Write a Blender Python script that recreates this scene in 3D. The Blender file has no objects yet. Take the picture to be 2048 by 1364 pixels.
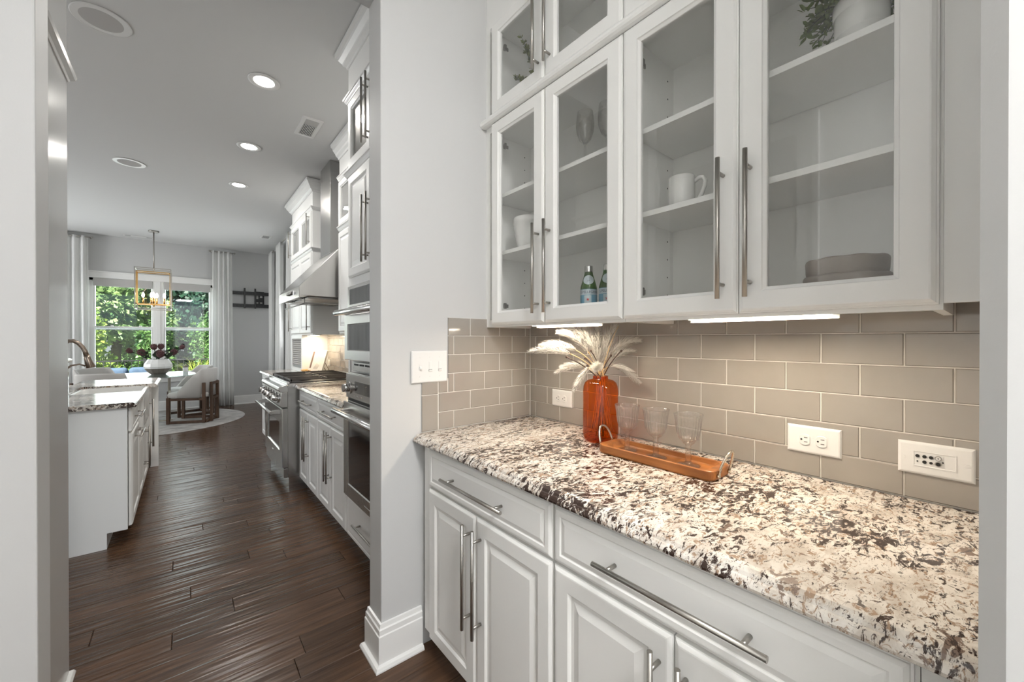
import bpy, bmesh, math, random
from mathutils import Vector, Matrix
random.seed(7)
PI = math.pi
SC = bpy.context.scene
COL = SC.collection

# ------------------------------------------------------------------ camera
cam_d = bpy.data.cameras.new('camera')
cam_d.sensor_width = 36.0
cam_d.lens = 798.4 / 2048 * 36.0
cam_d.clip_start = 0.02
cam_d.clip_end = 200
cam = bpy.data.objects.new('camera', cam_d)
COL.objects.link(cam)
cam.location = (0, 0, 1.30)
cam.rotation_euler = (math.radians(90 - 0.21), 0, math.radians(-39.41))
SC.camera = cam

# ------------------------------------------------------------------ world, sun, lights, exposure
SC.view_settings.view_transform = 'Standard'
SC.view_settings.look = 'None'
SC.view_settings.gamma = 1.0
SC.view_settings.use_curve_mapping = False
SC.view_settings.exposure = 0.24
SC.cycles.max_bounces = 14
SC.cycles.diffuse_bounces = 7
SC.cycles.glossy_bounces = 5
SC.cycles.transmission_bounces = 10
SC.cycles.transparent_max_bounces = 24
SC.cycles.sample_clamp_indirect = 6.0
SC.cycles.caustics_refractive = False
SC.cycles.caustics_reflective = False

W = bpy.data.worlds.new('world')
SC.world = W
W.use_nodes = True
wn = W.node_tree
sky = wn.nodes.new('ShaderNodeTexSky')
sky.sky_type = 'HOSEK_WILKIE'
sky.sun_direction = Vector((-0.45, -0.55, 0.75)).normalized()
sky.turbidity = 4.0
sky.ground_albedo = 0.3
wn.links.new(sky.outputs[0], wn.nodes['Background'].inputs[0])
wn.nodes['Background'].inputs[1].default_value = 3.6

sun_d = bpy.data.lights.new('sun', 'SUN')
sun_d.energy = 26.0
sun_d.color = (1.0, 0.95, 0.84)
sun_d.angle = math.radians(0.6)
sun = bpy.data.objects.new('sun', sun_d)
COL.objects.link(sun)
sun.rotation_euler = Vector((0.45, 0.55, -0.75)).to_track_quat('-Z', 'Y').to_euler()
sun.location = (-4, -3, 12)


def area_light(name, loc, direction, sx, sy, power, color=(1, 1, 1), parent=None, spread=PI):
    d = bpy.data.lights.new(name, 'AREA')
    d.shape = 'RECTANGLE'
    d.size, d.size_y = sx, sy
    d.energy = power
    d.color = color
    d.spread = spread
    o = bpy.data.objects.new(name, d)
    COL.objects.link(o)
    o.location = loc
    if abs(direction[1]) < 1e-6 and direction[2] < -.5:      # looking down, long side along y
        o.rotation_euler = (0, -math.atan2(direction[0], -direction[2]), 0)
    else:
        o.rotation_euler = Vector(direction).to_track_quat('-Z', 'Y').to_euler()
    if parent:
        o.parent = parent
        o.location = Vector(loc) - parent.location
    return o


# added fill lights: behind the camera, over the hall, left of the island
area_light('hall_back_fill', (0.15, -2.40, 1.60), (0.12, 1, 0), 0.9, 2.3, 7, (0.95, 0.975, 1.0))  # added fill from the unseen end of the hall, no window built
area_light('hall_top_fill', (0.20, -0.85, 3.05), (0.08, 0.25, -1), 0.5, 1.5, 122, (1.0, 0.985, 0.96))  # added overhead fill for the pantry, no fixture built
area_light('living_side_fill', (-3.9, 7.7, 1.6), (1, -0.25, 0.40), 2.2, 2.0, 132, (0.96, 0.985, 1.0))  # added fill standing in for unseen windows on the left
area_light('kitchen_side_fill', (-3.9, 2.9, 1.7), (1, 0.1, 0.5), 1.2, 1.8, 32, (0.97, 0.985, 1.0))  # second added fill, lifts the kitchen ceiling and right-hand cabinets
area_light('dining_window_light', (-0.39, 10.05, 1.75), (0, -1, -0.28), 2.0, 2.0, 46, (0.96, 0.985, 1.0))
area_light('dining_side_window_light', (1.36, 7.70, 1.6), (-1, 0, -0.1), 0.40, 2.0, 8, (0.96, 0.985, 1.0))

# ------------------------------------------------------------------ materials
def new_mat(name):
    m = bpy.data.materials.new(name)
    m.use_nodes = True
    nt = m.node_tree
    return m, nt, nt.nodes['Principled BSDF'], nt.nodes['Material Output']


def N(nt, typ, **kw):
    n = nt.nodes.new(typ)
    for k, v in kw.items():
        setattr(n, k, v)
    return n


def mat(name, color, rough=0.5, metal=0.0, bump=None, coat=0.0, var=0.0, spec=0.5, emit=None, sheen=0.0):
    """bump = (scale, strength); var = tone variation by a soft noise."""
    m, nt, p, out = new_mat(name)
    p.inputs['Base Color'].default_value = (*color, 1)
    p.inputs['Roughness'].default_value = rough
    p.inputs['Metallic'].default_value = metal
    p.inputs['Specular IOR Level'].default_value = spec
    if coat:
        p.inputs['Coat Weight'].default_value = coat
        p.inputs['Coat Roughness'].default_value = 0.05
    if sheen:
        p.inputs['Sheen Weight'].default_value = sheen
    if emit:
        p.inputs['Emission Color'].default_value = (*emit[0], 1)
        p.inputs['Emission Strength'].default_value = emit[1]
    tc = N(nt, 'ShaderNodeTexCoord')
    if bump:
        nz = N(nt, 'ShaderNodeTexNoise')
        nz.inputs['Scale'].default_value = bump[0]
        nz.inputs['Detail'].default_value = 4
        nt.links.new(tc.outputs['Object'], nz.inputs['Vector'])
        b = N(nt, 'ShaderNodeBump')
        b.inputs['Strength'].default_value = bump[1]
        b.inputs['Distance'].default_value = 0.002
        nt.links.new(nz.outputs['Fac'], b.inputs['Height'])
        nt.links.new(b.outputs[0], p.inputs['Normal'])
    if var:
        nz = N(nt, 'ShaderNodeTexNoise')
        nz.inputs['Scale'].default_value = 9
        nz.inputs['Detail'].default_value = 5
        nt.links.new(tc.outputs['Object'], nz.inputs['Vector'])
        mp = N(nt, 'ShaderNodeMapRange')
        mp.inputs[1].default_value, mp.inputs[2].default_value = 0.3, 0.7
        mp.inputs[3].default_value, mp.inputs[4].default_value = 1 - var, 1 + var
        nt.links.new(nz.outputs['Fac'], mp.inputs[0])
        mx = N(nt, 'ShaderNodeMix', data_type='RGBA', blend_type='MULTIPLY')
        mx.inputs[0].default_value = 1
        mx.inputs[6].default_value = (*color, 1)
        nt.links.new(mp.outputs[0], mx.inputs[7])
        nt.links.new(mx.outputs[2], p.inputs['Base Color'])
    return m


def thin_glass(name, tint=(1, 1, 1), body=0.0, body_col=(1, 1, 1), edge=1.0, base=0.04, power=5.0, rough=0.0):
    """see-through glass: tinted transparency plus a facing-dependent reflection; body mixes in translucent colour."""
    m, nt, p, out = new_mat(name)
    nt.nodes.remove(p)
    tr = N(nt, 'ShaderNodeBsdfTransparent')
    tr.inputs[0].default_value = (*tint, 1)
    gl = N(nt, 'ShaderNodeBsdfGlossy')
    gl.inputs['Roughness'].default_value = rough
    lw = N(nt, 'ShaderNodeLayerWeight')
    lw.inputs[0].default_value = 0.5
    pw = N(nt, 'ShaderNodeMath', operation='POWER')
    pw.inputs[1].default_value = power
    ma = N(nt, 'ShaderNodeMath', operation='MULTIPLY_ADD')
    ma.inputs[1].default_value = edge - base
    ma.inputs[2].default_value = base
    nt.links.new(lw.outputs['Facing'], pw.inputs[0])
    nt.links.new(pw.outputs[0], ma.inputs[0])
    mx = N(nt, 'ShaderNodeMixShader')
    nt.links.new(ma.outputs[0], mx.inputs[0])
    src = tr
    if body:
        tl = N(nt, 'ShaderNodeBsdfTranslucent')
        tl.inputs[0].default_value = (*body_col, 1)
        df = N(nt, 'ShaderNodeBsdfDiffuse')
        df.inputs[0].default_value = (*body_col, 1)
        a = N(nt, 'ShaderNodeMixShader')
        a.inputs[0].default_value = 0.5
        nt.links.new(tl.outputs[0], a.inputs[1])
        nt.links.new(df.outputs[0], a.inputs[2])
        b = N(nt, 'ShaderNodeMixShader')
        b.inputs[0].default_value = body
        nt.links.new(tr.outputs[0], b.inputs[1])
        nt.links.new(a.outputs[0], b.inputs[2])
        src = b
    nt.links.new(src.outputs[0], mx.inputs[1])
    nt.links.new(gl.outputs[0], mx.inputs[2])
    nt.links.new(mx.outputs[0], out.inputs[0])
    return m


def pressed_glass(name):
    m, nt, p, out = new_mat(name)
    nt.nodes.remove(p)
    tr = N(nt, 'ShaderNodeBsdfTransparent')
    tr.inputs[0].default_value = (0.985, 0.982, 0.975, 1)
    gl = N(nt, 'ShaderNodeBsdfGlass')
    gl.inputs['Roughness'].default_value = 0.0
    gl.inputs['IOR'].default_value = 1.42
    gs = N(nt, 'ShaderNodeBsdfGlossy')
    gs.inputs['Roughness'].default_value = 0.06
    tl = N(nt, 'ShaderNodeBsdfTranslucent')
    tl.inputs[0].default_value = (0.95, 0.95, 0.94, 1)
    lw = N(nt, 'ShaderNodeLayerWeight')
    lw.inputs[0].default_value = 0.5
    pw = N(nt, 'ShaderNodeMath', operation='POWER')
    pw.inputs[1].default_value = 2.4
    nt.links.new(lw.outputs['Facing'], pw.inputs[0])
    ma = N(nt, 'ShaderNodeMath', operation='MULTIPLY_ADD')
    ma.inputs[1].default_value, ma.inputs[2].default_value = 0.55, 0.05
    nt.links.new(pw.outputs[0], ma.inputs[0])
    src = tr.outputs[0]
    for fac, sh in ((0.22, gl), (ma.outputs[0], gs), (0.03, tl)):
        mx = N(nt, 'ShaderNodeMixShader')
        if isinstance(fac, float):
            mx.inputs[0].default_value = fac
        else:
            nt.links.new(fac, mx.inputs[0])
        nt.links.new(src, mx.inputs[1])
        nt.links.new(sh.outputs[0], mx.inputs[2])
        src = mx.outputs[0]
    nt.links.new(src, out.inputs[0])
    return m


def leaf_mat(name, c1, c2, trans=0.45):
    m, nt, p, out = new_mat(name)
    tc = N(nt, 'ShaderNodeTexCoord')
    nz = N(nt, 'ShaderNodeTexNoise')
    nz.inputs['Scale'].default_value = 3.0
    nz.inputs['Detail'].default_value = 6
    nt.links.new(tc.outputs['Object'], nz.inputs['Vector'])
    cr = N(nt, 'ShaderNodeValToRGB')
    cr.color_ramp.elements[0].position, cr.color_ramp.elements[1].position = 0.35, 0.65
    cr.color_ramp.elements[0].color = (*c1, 1)
    cr.color_ramp.elements[1].color = (*c2, 1)
    nt.links.new(nz.outputs['Fac'], cr.inputs[0])
    nt.links.new(cr.outputs[0], p.inputs['Base Color'])
    p.inputs['Roughness'].default_value = 0.5
    tl = N(nt, 'ShaderNodeBsdfTranslucent')
    nt.links.new(cr.outputs[0], tl.inputs[0])
    mx = N(nt, 'ShaderNodeMixShader')
    mx.inputs[0].default_value = trans
    nt.links.new(p.outputs[0], mx.inputs[1])
    nt.links.new(tl.outputs[0], mx.inputs[2])
    nt.links.new(mx.outputs[0], out.inputs[0])
    return m


def granite():
    m, nt, p, out = new_mat('granite')
    tc = N(nt, 'ShaderNodeTexCoord')
    mp = N(nt, 'ShaderNodeMapping')
    mp.inputs['Rotation'].default_value = (0, 0, math.radians(35))
    mp.inputs['Scale'].default_value = (1.0, 1.75, 1.0)
    nt.links.new(tc.outputs['Object'], mp.inputs[0])

    def noise(scale, detail, rough, dist, off=0.0):
        n = N(nt, 'ShaderNodeTexNoise')
        n.inputs['Scale'].default_value = scale
        n.inputs['Detail'].default_value = detail
        n.inputs['Roughness'].default_value = rough
        n.inputs['Distortion'].default_value = dist
        v = N(nt, 'ShaderNodeVectorMath', operation='ADD')
        v.inputs[1].default_value = (off, off * 1.7, off * 0.6)
        nt.links.new(mp.outputs[0], v.inputs[0])
        nt.links.new(v.outputs[0], n.inputs['Vector'])
        return n

    def ramp(src, a, b):
        r = N(nt, 'ShaderNodeMapRange', interpolation_type='SMOOTHSTEP')
        r.inputs[1].default_value, r.inputs[2].default_value = a, b
        nt.links.new(src, r.inputs[0])
        return r.outputs[0]

    def mix(fac, a, bcol):
        mx = N(nt, 'ShaderNodeMix', data_type='RGBA')
        nt.links.new(fac, mx.inputs[0])
        if isinstance(a, tuple):
            mx.inputs[6].default_value = (*a, 1)
        else:
            nt.links.new(a, mx.inputs[6])
        mx.inputs[7].default_value = (*bcol, 1)
        return mx.outputs[2]

    big = noise(2.4, 2, 0.5, 0.5, 3.0)

    def biased(n, k):
        ad = N(nt, 'ShaderNodeMath', operation='MULTIPLY_ADD')
        ad.inputs[1].default_value = k
        nt.links.new(big.outputs['Fac'], ad.inputs[0])
        nt.links.new(n.outputs['Fac'], ad.inputs[2])
        return ad.outputs[0]

    c = mix(ramp(noise(10, 6, 0.65, 0.8).outputs['Fac'], 0.42, 0.62), (0.76, 0.72, 0.665), (0.56, 0.505, 0.445))
    # honey-brown veins, taupe patches, dark flecks, fine black specks
    c = mix(ramp(noise(38, 8, 0.72, 1.2, 11.0).outputs['Fac'], 0.535, 0.585), c, (0.335, 0.235, 0.165))
    c = mix(ramp(noise(17, 6, 0.66, 1.0, 23.0).outputs['Fac'], 0.585, 0.62), c, (0.20, 0.145, 0.115))
    c = mix(ramp(biased(noise(32, 9, 0.70, 1.2, 5.0), 0.42), 0.718, 0.755), c, (0.042, 0.026, 0.021))
    c = mix(ramp(noise(75, 7, 0.70, 1.0, 31.0).outputs['Fac'], 0.585, 0.625), c, (0.07, 0.05, 0.042))
    nt.links.new(c, p.inputs['Base Color'])
    p.inputs['Roughness'].default_value = 0.13
    return m


def wood_floor():
    m, nt, p, out = new_mat('dark_oak_plank')
    tc = N(nt, 'ShaderNodeTexCoord')
    oi = N(nt, 'ShaderNodeObjectInfo')
    sh = N(nt, 'ShaderNodeVectorMath', operation='ADD')
    cmb = N(nt, 'ShaderNodeCombineXYZ')
    mu = N(nt, 'ShaderNodeMath', operation='MULTIPLY')
    mu.inputs[1].default_value = 37.0
    nt.links.new(oi.outputs['Random'], mu.inputs[0])
    nt.links.new(mu.outputs[0], cmb.inputs[0])
    nt.links.new(mu.outputs[0], cmb.inputs[2])
    nt.links.new(tc.outputs['Object'], sh.inputs[0])
    nt.links.new(cmb.outputs[0], sh.inputs[1])
    mp = N(nt, 'ShaderNodeMapping')
    mp.inputs['Scale'].default_value = (2.2, 34, 1)
    nt.links.new(sh.outputs[0], mp.inputs[0])
    g = N(nt, 'ShaderNodeTexNoise')
    g.inputs['Scale'].default_value = 1.6
    g.inputs['Detail'].default_value = 7
    g.inputs['Distortion'].default_value = 0.5
    nt.links.new(mp.outputs[0], g.inputs['Vector'])
    cr = N(nt, 'ShaderNodeValToRGB')
    cr.color_ramp.elements[0].position, cr.color_ramp.elements[1].position = 0.25, 0.8
    cr.color_ramp.elements[0].color = (0.042, 0.021, 0.012, 1)
    cr.color_ramp.elements[1].color = (0.120, 0.066, 0.038, 1)
    nt.links.new(g.outputs['Fac'], cr.inputs[0])
    tone = N(nt, 'ShaderNodeMapRange')
    tone.inputs[3].default_value, tone.inputs[4].default_value = 0.78, 1.22
    nt.links.new(oi.outputs['Random'], tone.inputs[0])
    mx = N(nt, 'ShaderNodeMix', data_type='RGBA', blend_type='MULTIPLY')
    mx.inputs[0].default_value = 1
    nt.links.new(cr.outputs[0], mx.inputs[6])
    nt.links.new(tone.outputs[0], mx.inputs[7])
    nt.links.new(mx.outputs[2], p.inputs['Base Color'])
    # hand-scraped waves along the board
    mp2 = N(nt, 'ShaderNodeMapping')
    mp2.inputs['Scale'].default_value = (1.7, 30, 1)
    nt.links.new(sh.outputs[0], mp2.inputs[0])
    w = N(nt, 'ShaderNodeTexNoise')
    w.inputs['Scale'].default_value = 1.0
    w.inputs['Detail'].default_value = 2
    nt.links.new(mp2.outputs[0], w.inputs['Vector'])
    b = N(nt, 'ShaderNodeBump')
    b.inputs['Strength'].default_value = 0.8
    b.inputs['Distance'].default_value = 0.008
    nt.links.new(w.outputs['Fac'], b.inputs['Height'])
    nt.links.new(b.outputs[0], p.inputs['Normal'])
    p.inputs['Roughness'].default_value = 0.24
    p.inputs['Specular IOR Level'].default_value = 0.36
    return m


def grain_wood(name, c1, c2, scale=(30, 3, 30), rough=0.4):
    m, nt, p, out = new_mat(name)
    tc = N(nt, 'ShaderNodeTexCoord')
    mp = N(nt, 'ShaderNodeMapping')
    mp.inputs['Scale'].default_value = scale
    nt.links.new(tc.outputs['Object'], mp.inputs[0])
    g = N(nt, 'ShaderNodeTexNoise')
    g.inputs['Scale'].default_value = 1.5
    g.inputs['Detail'].default_value = 6
    g.inputs['Distortion'].default_value = 0.7
    nt.links.new(mp.outputs[0], g.inputs['Vector'])
    cr = N(nt, 'ShaderNodeValToRGB')
    cr.color_ramp.elements[0].position, cr.color_ramp.elements[1].position = 0.3, 0.72
    cr.color_ramp.elements[0].color = (*c1, 1)
    cr.color_ramp.elements[1].color = (*c2, 1)
    nt.links.new(g.outputs['Fac'], cr.inputs[0])
    nt.links.new(cr.outputs[0], p.inputs['Base Color'])
    p.inputs['Roughness'].default_value = rough
    return m


def brushed(name, color, rough, scale=(2, 2, 220)):
    m, nt, p, out = new_mat(name)
    p.inputs['Base Color'].default_value = (*color, 1)
    p.inputs['Metallic'].default_value = 1.0
    tc = N(nt, 'ShaderNodeTexCoord')
    mp = N(nt, 'ShaderNodeMapping')
    mp.inputs['Scale'].default_value = scale
    nt.links.new(tc.outputs['Object'], mp.inputs[0])
    g = N(nt, 'ShaderNodeTexNoise')
    g.inputs['Scale'].default_value = 1.0
    g.inputs['Detail'].default_value = 3
    nt.links.new(mp.outputs[0], g.inputs['Vector'])
    r = N(nt, 'ShaderNodeMapRange')
    r.inputs[3].default_value, r.inputs[4].default_value = rough * 0.75, rough * 1.3
    nt.links.new(g.outputs['Fac'], r.inputs[0])
    nt.links.new(r.outputs[0], p.inputs['Roughness'])
    return m


M = dict(
    cab=mat('white_cabinet_paint', (0.84, 0.84, 0.825), 0.36, bump=(60, 0.03)),
    wall=mat('grey_wall_paint', (0.565, 0.568, 0.568), 0.55, bump=(250, 0.06)),
    ceil=mat('ceiling_paint', (0.68, 0.68, 0.675), 0.8, bump=(180, 0.08)),
    trim=mat('white_trim_paint', (0.82, 0.82, 0.81), 0.3, bump=(60, 0.03)),
    gloss=mat('glossy_white_panel', (0.62, 0.62, 0.61), 0.16, bump=(40, 0.02)),
    nickel=brushed('brushed_nickel', (0.42, 0.40, 0.37), 0.34, (6, 6, 6)),
    steel=brushed('stainless_steel', (0.50, 0.49, 0.475), 0.24, (3, 260, 3)),
    steel_h=brushed('stainless_trim', (0.66, 0.65, 0.64), 0.16, (3, 200, 3)),
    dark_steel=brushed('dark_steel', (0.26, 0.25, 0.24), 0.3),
    black=mat('black_enamel', (0.02, 0.02, 0.022), 0.35, bump=(50, 0.02)),
    hole=mat('black_recess', (0.012, 0.012, 0.012), 0.7, bump=(50, 0.01)),
    iron=mat('cast_iron', (0.035, 0.03, 0.028), 0.5, bump=(120, 0.3)),
    oven_glass=mat('oven_window_glass', (0.018, 0.018, 0.02), 0.06, coat=0.5, var=0.05),
    tile=mat('taupe_glass_tile', (0.315, 0.285, 0.256), 0.12, coat=1.0, var=0.035),
    grout=mat('cream_grout', (0.70, 0.675, 0.63), 0.8, bump=(300, 0.2)),
    plate=mat('white_plastic', (0.77, 0.765, 0.755), 0.3, bump=(40, 0.01)),
    ceramic=mat('white_glazed_ceramic', (0.80, 0.80, 0.785), 0.18, coat=0.4, var=0.01),
    stone=mat('stoneware_taupe', (0.33, 0.285, 0.25), 0.55, bump=(40, 0.3), var=0.25),
    vase=thin_glass('amber_glass', (0.90, 0.375, 0.045), 0.10, (0.52, 0.15, 0.012), edge=0.55, base=0.05, power=4),
    water=thin_glass('water_surface', (0.98, 0.86, 0.62), edge=0.5, base=0.03, power=4),
    green=thin_glass('green_bottle_glass', (0.22, 0.42, 0.10), 0.28, (0.12, 0.26, 0.06), edge=0.5, base=0.05, power=4),
    clear=thin_glass('clear_glass', (0.96, 0.96, 0.955), 0.018, (0.9, 0.9, 0.88), edge=0.75, base=0.05, power=2.6),
    pressed=pressed_glass('pressed_glass'),
    pane=thin_glass('cabinet_pane', (0.995, 0.998, 0.996), edge=0.9, base=0.05, power=4.5),
    win_pane=thin_glass('window_pane', (0.93, 0.96, 0.955), edge=0.9, base=0.05, power=5),
    table_glass=thin_glass('table_glass', (0.80, 0.88, 0.86), edge=0.95, base=0.08, power=3.2),
    granite=granite(),
    plank=wood_floor(),
    acacia=grain_wood('acacia_wood', (0.22, 0.068, 0.016), (0.46, 0.175, 0.045), (26, 3.5, 26), 0.36),
    walnut=grain_wood('walnut_wood', (0.055, 0.029, 0.017), (0.115, 0.062, 0.036), (10, 10, 3), 0.45),
    gold_wood=grain_wood('honey_wood', (0.42, 0.23, 0.07), (0.66, 0.42, 0.16), (20, 20, 20), 0.4),
    brass=brushed('brass', (0.80, 0.50, 0.18), 0.22),
    pale_gold=brushed('champagne_metal', (0.74, 0.68, 0.58), 0.22),
    plume=leaf_mat('cream_plume', (0.62, 0.595, 0.55), (0.74, 0.72, 0.68), 0.40),
    straw=mat('dry_straw', (0.62, 0.42, 0.19), 0.7, var=0.2),
    twig=mat('dark_twig', (0.055, 0.028, 0.018), 0.7, var=0.3),
    fabric=mat('oatmeal_fabric', (0.53, 0.51, 0.485), 0.95, bump=(420, 0.35), sheen=0.3),
    curtain=leaf_mat('white_linen', (0.88, 0.88, 0.87), (0.92, 0.92, 0.91), 0.35),
    shade=mat('grey_roller_shade', (0.50, 0.49, 0.48), 0.9, bump=(300, 0.2)),
    lamp=mat('lamp_glow', (1, 1, 1), 0.5, emit=((1.0, 0.97, 0.92), 9.0)),
    warm_lamp=mat('warm_led_strip', (1, 1, 1), 0.5, emit=((1.0, 0.86, 0.66), 14.0)),
    bulb=mat('bulb_glow', (1, 1, 1), 0.5, emit=((1.0, 0.90, 0.76), 22.0)),
    vent_dark=mat('vent_shadow', (0.10, 0.10, 0.10), 0.8, bump=(50, 0.02)),
    paper=mat('printed_paper', (0.72, 0.70, 0.66), 0.6, var=0.05),
    cover=mat('book_cover', (0.70, 0.66, 0.60), 0.4, var=0.12),
    ink=mat('brown_ink', (0.20, 0.12, 0.09), 0.6, var=0.1),
    label_blue=mat('blue_label', (0.17, 0.37, 0.50), 0.45, var=0.12),
    label_pale=mat('pale_label', (0.55, 0.63, 0.67), 0.45, var=0.08),
    navy=mat('navy_print', (0.02, 0.035, 0.10), 0.5, var=0.05),
    red=mat('red_print', (0.55, 0.04, 0.04), 0.5, var=0.05),
    bloom=mat('dusky_bloom', (0.13, 0.058, 0.062), 0.8, bump=(60, 0.6), var=0.35),
    stem=mat('dark_green_stem', (0.035, 0.055, 0.028), 0.6, var=0.3),
    leaf=leaf_mat('boxwood_leaf', (0.04, 0.075, 0.022), (0.24, 0.31, 0.09), 0.25),
    leaf_pale=leaf_mat('pale_leaf', (0.06, 0.085, 0.045), (0.30, 0.33, 0.10), 0.3),
    leaf_dark=leaf_mat('dark_tree_leaf', (0.010, 0.040, 0.030), (0.035, 0.095, 0.055), 0.35),
    leaf_mid=leaf_mat('mid_tree_leaf', (0.03, 0.09, 0.035), (0.17, 0.30, 0.09), 0.45),
    leaf_sun=leaf_mat('sunlit_tree_leaf', (0.05, 0.13, 0.05), (0.42, 0.55, 0.24), 0.45),
    leaf_bright=leaf_mat('bright_shrub_leaf', (0.06, 0.15, 0.02), (0.42, 0.52, 0.10), 0.5),
    leaf_lime=leaf_mat('lime_grass_leaf', (0.16, 0.27, 0.03), (0.55, 0.62, 0.10), 0.5),
    bark=mat('bark', (0.07, 0.05, 0.035), 0.9, bump=(30, 0.8), var=0.3),
    grass=mat('lawn', (0.16, 0.22, 0.09), 0.9, bump=(60, 1.0), var=0.4),
    patio=mat('patio_concrete', (0.38, 0.37, 0.35), 0.85, bump=(40, 0.3), var=0.15),
    navy_fabric=mat('blue_outdoor_fabric', (0.045, 0.075, 0.13), 0.9, bump=(200, 0.3), var=0.15),
    rug=mat('rug_pile', (0.43, 0.41, 0.395), 0.95, bump=(260, 0.6), var=0.22),
    rug2=mat('rug_border', (0.36, 0.345, 0.335), 0.95, bump=(260, 0.6), var=0.25),
    grey_glaze=mat('grey_brown_glaze', (0.23, 0.205, 0.18), 0.5, var=0.2),
    sub=mat('subfloor', (0.02, 0.012, 0.009), 0.9, bump=(20, 0.1)),
    bronze=mat('brushed_bronze_faucet', (0.27, 0.215, 0.175), 0.3, metal=1.0, var=0.06),
)

# ------------------------------------------------------------------ mesh builder
class MB:
    def __init__(s):
        s.v, s.f, s.sm = [], [], []

    def quad(s, *pts, smooth=False):
        i = len(s.v)
        s.v += [Vector(p) for p in pts]
        s.f.append(tuple(range(i, i + len(pts))))
        s.sm.append(smooth)
        return s

    def box(s, x0, x1, y0, y1, z0, z1):
        x0, x1 = min(x0, x1), max(x0, x1)
        y0, y1 = min(y0, y1), max(y0, y1)
        z0, z1 = min(z0, z1), max(z0, z1)
        i = len(s.v)
        s.v += [Vector(p) for p in ((x0, y0, z0), (x1, y0, z0), (x1, y1, z0), (x0, y1, z0),
                                    (x0, y0, z1), (x1, y0, z1), (x1, y1, z1), (x0, y1, z1))]
        for q in ((0, 3, 2, 1), (4, 5, 6, 7), (0, 1, 5, 4), (1, 2, 6, 5), (2, 3, 7, 6), (3, 0, 4, 7)):
            s.f.append(tuple(i + k for k in q))
            s.sm.append(False)
        return s

    def prism(s, prof, a, b, axis='y', smooth=False):
        """closed 2-D profile [(p,q)...] extruded from a to b along axis ('y': p=x q=z; 'x': p=y q=z; 'z': p=x q=y)."""
        def P(p, q, t):
            return {'y': (p, t, q), 'x': (t, p, q), 'z': (p, q, t)}[axis]
        n = len(prof)
        i = len(s.v)
        s.v += [Vector(P(p, q, a)) for p, q in prof] + [Vector(P(p, q, b)) for p, q in prof]
        for k in range(n):
            j = (k + 1) % n
            s.f.append((i + k, i + j, i + n + j, i + n + k))
            s.sm.append(smooth)
        s.f.append(tuple(i + k for k in range(n))[::-1])
        s.f.append(tuple(i + n + k for k in range(n)))
        s.sm += [False, False]
        return s

    def lathe(s, prof, c=(0, 0, 0), n=32, flute=0, fl=0.0, frange=None, smooth=True):
        """profile [(r,z)...] about the z axis at c; optional flutes."""
        i = len(s.v)
        for r, z in prof:
            for k in range(n):
                a = 2 * PI * k / n
                rr = r
                if flute and (frange is None or frange[0] <= z <= frange[1]):
                    rr = r * (1 - fl * (0.5 + 0.5 * math.cos(flute * a)))
                s.v.append(Vector((c[0] + rr * math.cos(a), c[1] + rr * math.sin(a), c[2] + z)))
        for j in range(len(prof) - 1):
            for k in range(n):
                k2 = (k + 1) % n
                s.f.append((i + j * n + k, i + j * n + k2, i + (j + 1) * n + k2, i + (j + 1) * n + k))
                s.sm.append(smooth)
        if prof[0][0] > 1e-5:
            s.f.append(tuple(i + k for k in range(n))[::-1])
            s.sm.append(False)
        if prof[-1][0] > 1e-5:
            s.f.append(tuple(i + (len(prof) - 1) * n + k for k in range(n)))
            s.sm.append(False)
        return s

    def tube(s, pts, r, n=10, closed=False, caps=True, flat=1.0):
        pts = [Vector(p) for p in pts]
        m = len(pts)
        rs = r if isinstance(r, (list, tuple)) else [r] * m
        i = len(s.v)
        up = None
        for k, p in enumerate(pts):
            if closed:
                t = pts[(k + 1) % m] - pts[k - 1]
            else:
                t = pts[min(k + 1, m - 1)] - pts[max(k - 1, 0)]
            t.normalize()
            if up is None:
                up = Vector((0, 0, 1)) if abs(t.z) < .9 else Vector((1, 0, 0))
            sd = t.cross(up).normalized()
            up = sd.cross(t).normalized()
            for j in range(n):
                a = 2 * PI * j / n
                s.v.append(p + sd * (rs[k] * math.cos(a)) + up * (rs[k] * flat * math.sin(a)))
        for k in range(m if closed else m - 1):
            k2 = (k + 1) % m
            for j in range(n):
                j2 = (j + 1) % n
                s.f.append((i + k * n + j, i + k * n + j2, i + k2 * n + j2, i + k2 * n + j))
                s.sm.append(True)
        if caps and not closed:
            s.f.append(tuple(i + j for j in range(n))[::-1])
            s.f.append(tuple(i + (m - 1) * n + j for j in range(n)))
            s.sm += [False, False]
        return s

    def rings(s, F, w, h, rings, cap0=True, cap1=True, loop=False):
        """nested rectangles in frame F=(O,U,V,Wn): (inset, depth) rings joined into a panel or a hollow frame."""
        O, U, V, Wn = [Vector(a) for a in F]
        i = len(s.v)
        for ins, d in rings:
            for (u, v) in ((ins, ins), (w - ins, ins), (w - ins, h - ins), (ins, h - ins)):
                s.v.append(O + U * u + V * v + Wn * d)
        m = len(rings)
        for k in range(m if loop else m - 1):
            k2 = (k + 1) % m
            for j in range(4):
                j2 = (j + 1) % 4
                s.f.append((i + k * 4 + j, i + k * 4 + j2, i + k2 * 4 + j2, i + k2 * 4 + j))
                s.sm.append(False)
        if not loop:
            if cap0:
                s.f.append((i + 3, i + 2, i + 1, i))
                s.sm.append(False)
            if cap1:
                b = i + (m - 1) * 4
                s.f.append((b, b + 1, b + 2, b + 3))
                s.sm.append(False)
        return s

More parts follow.
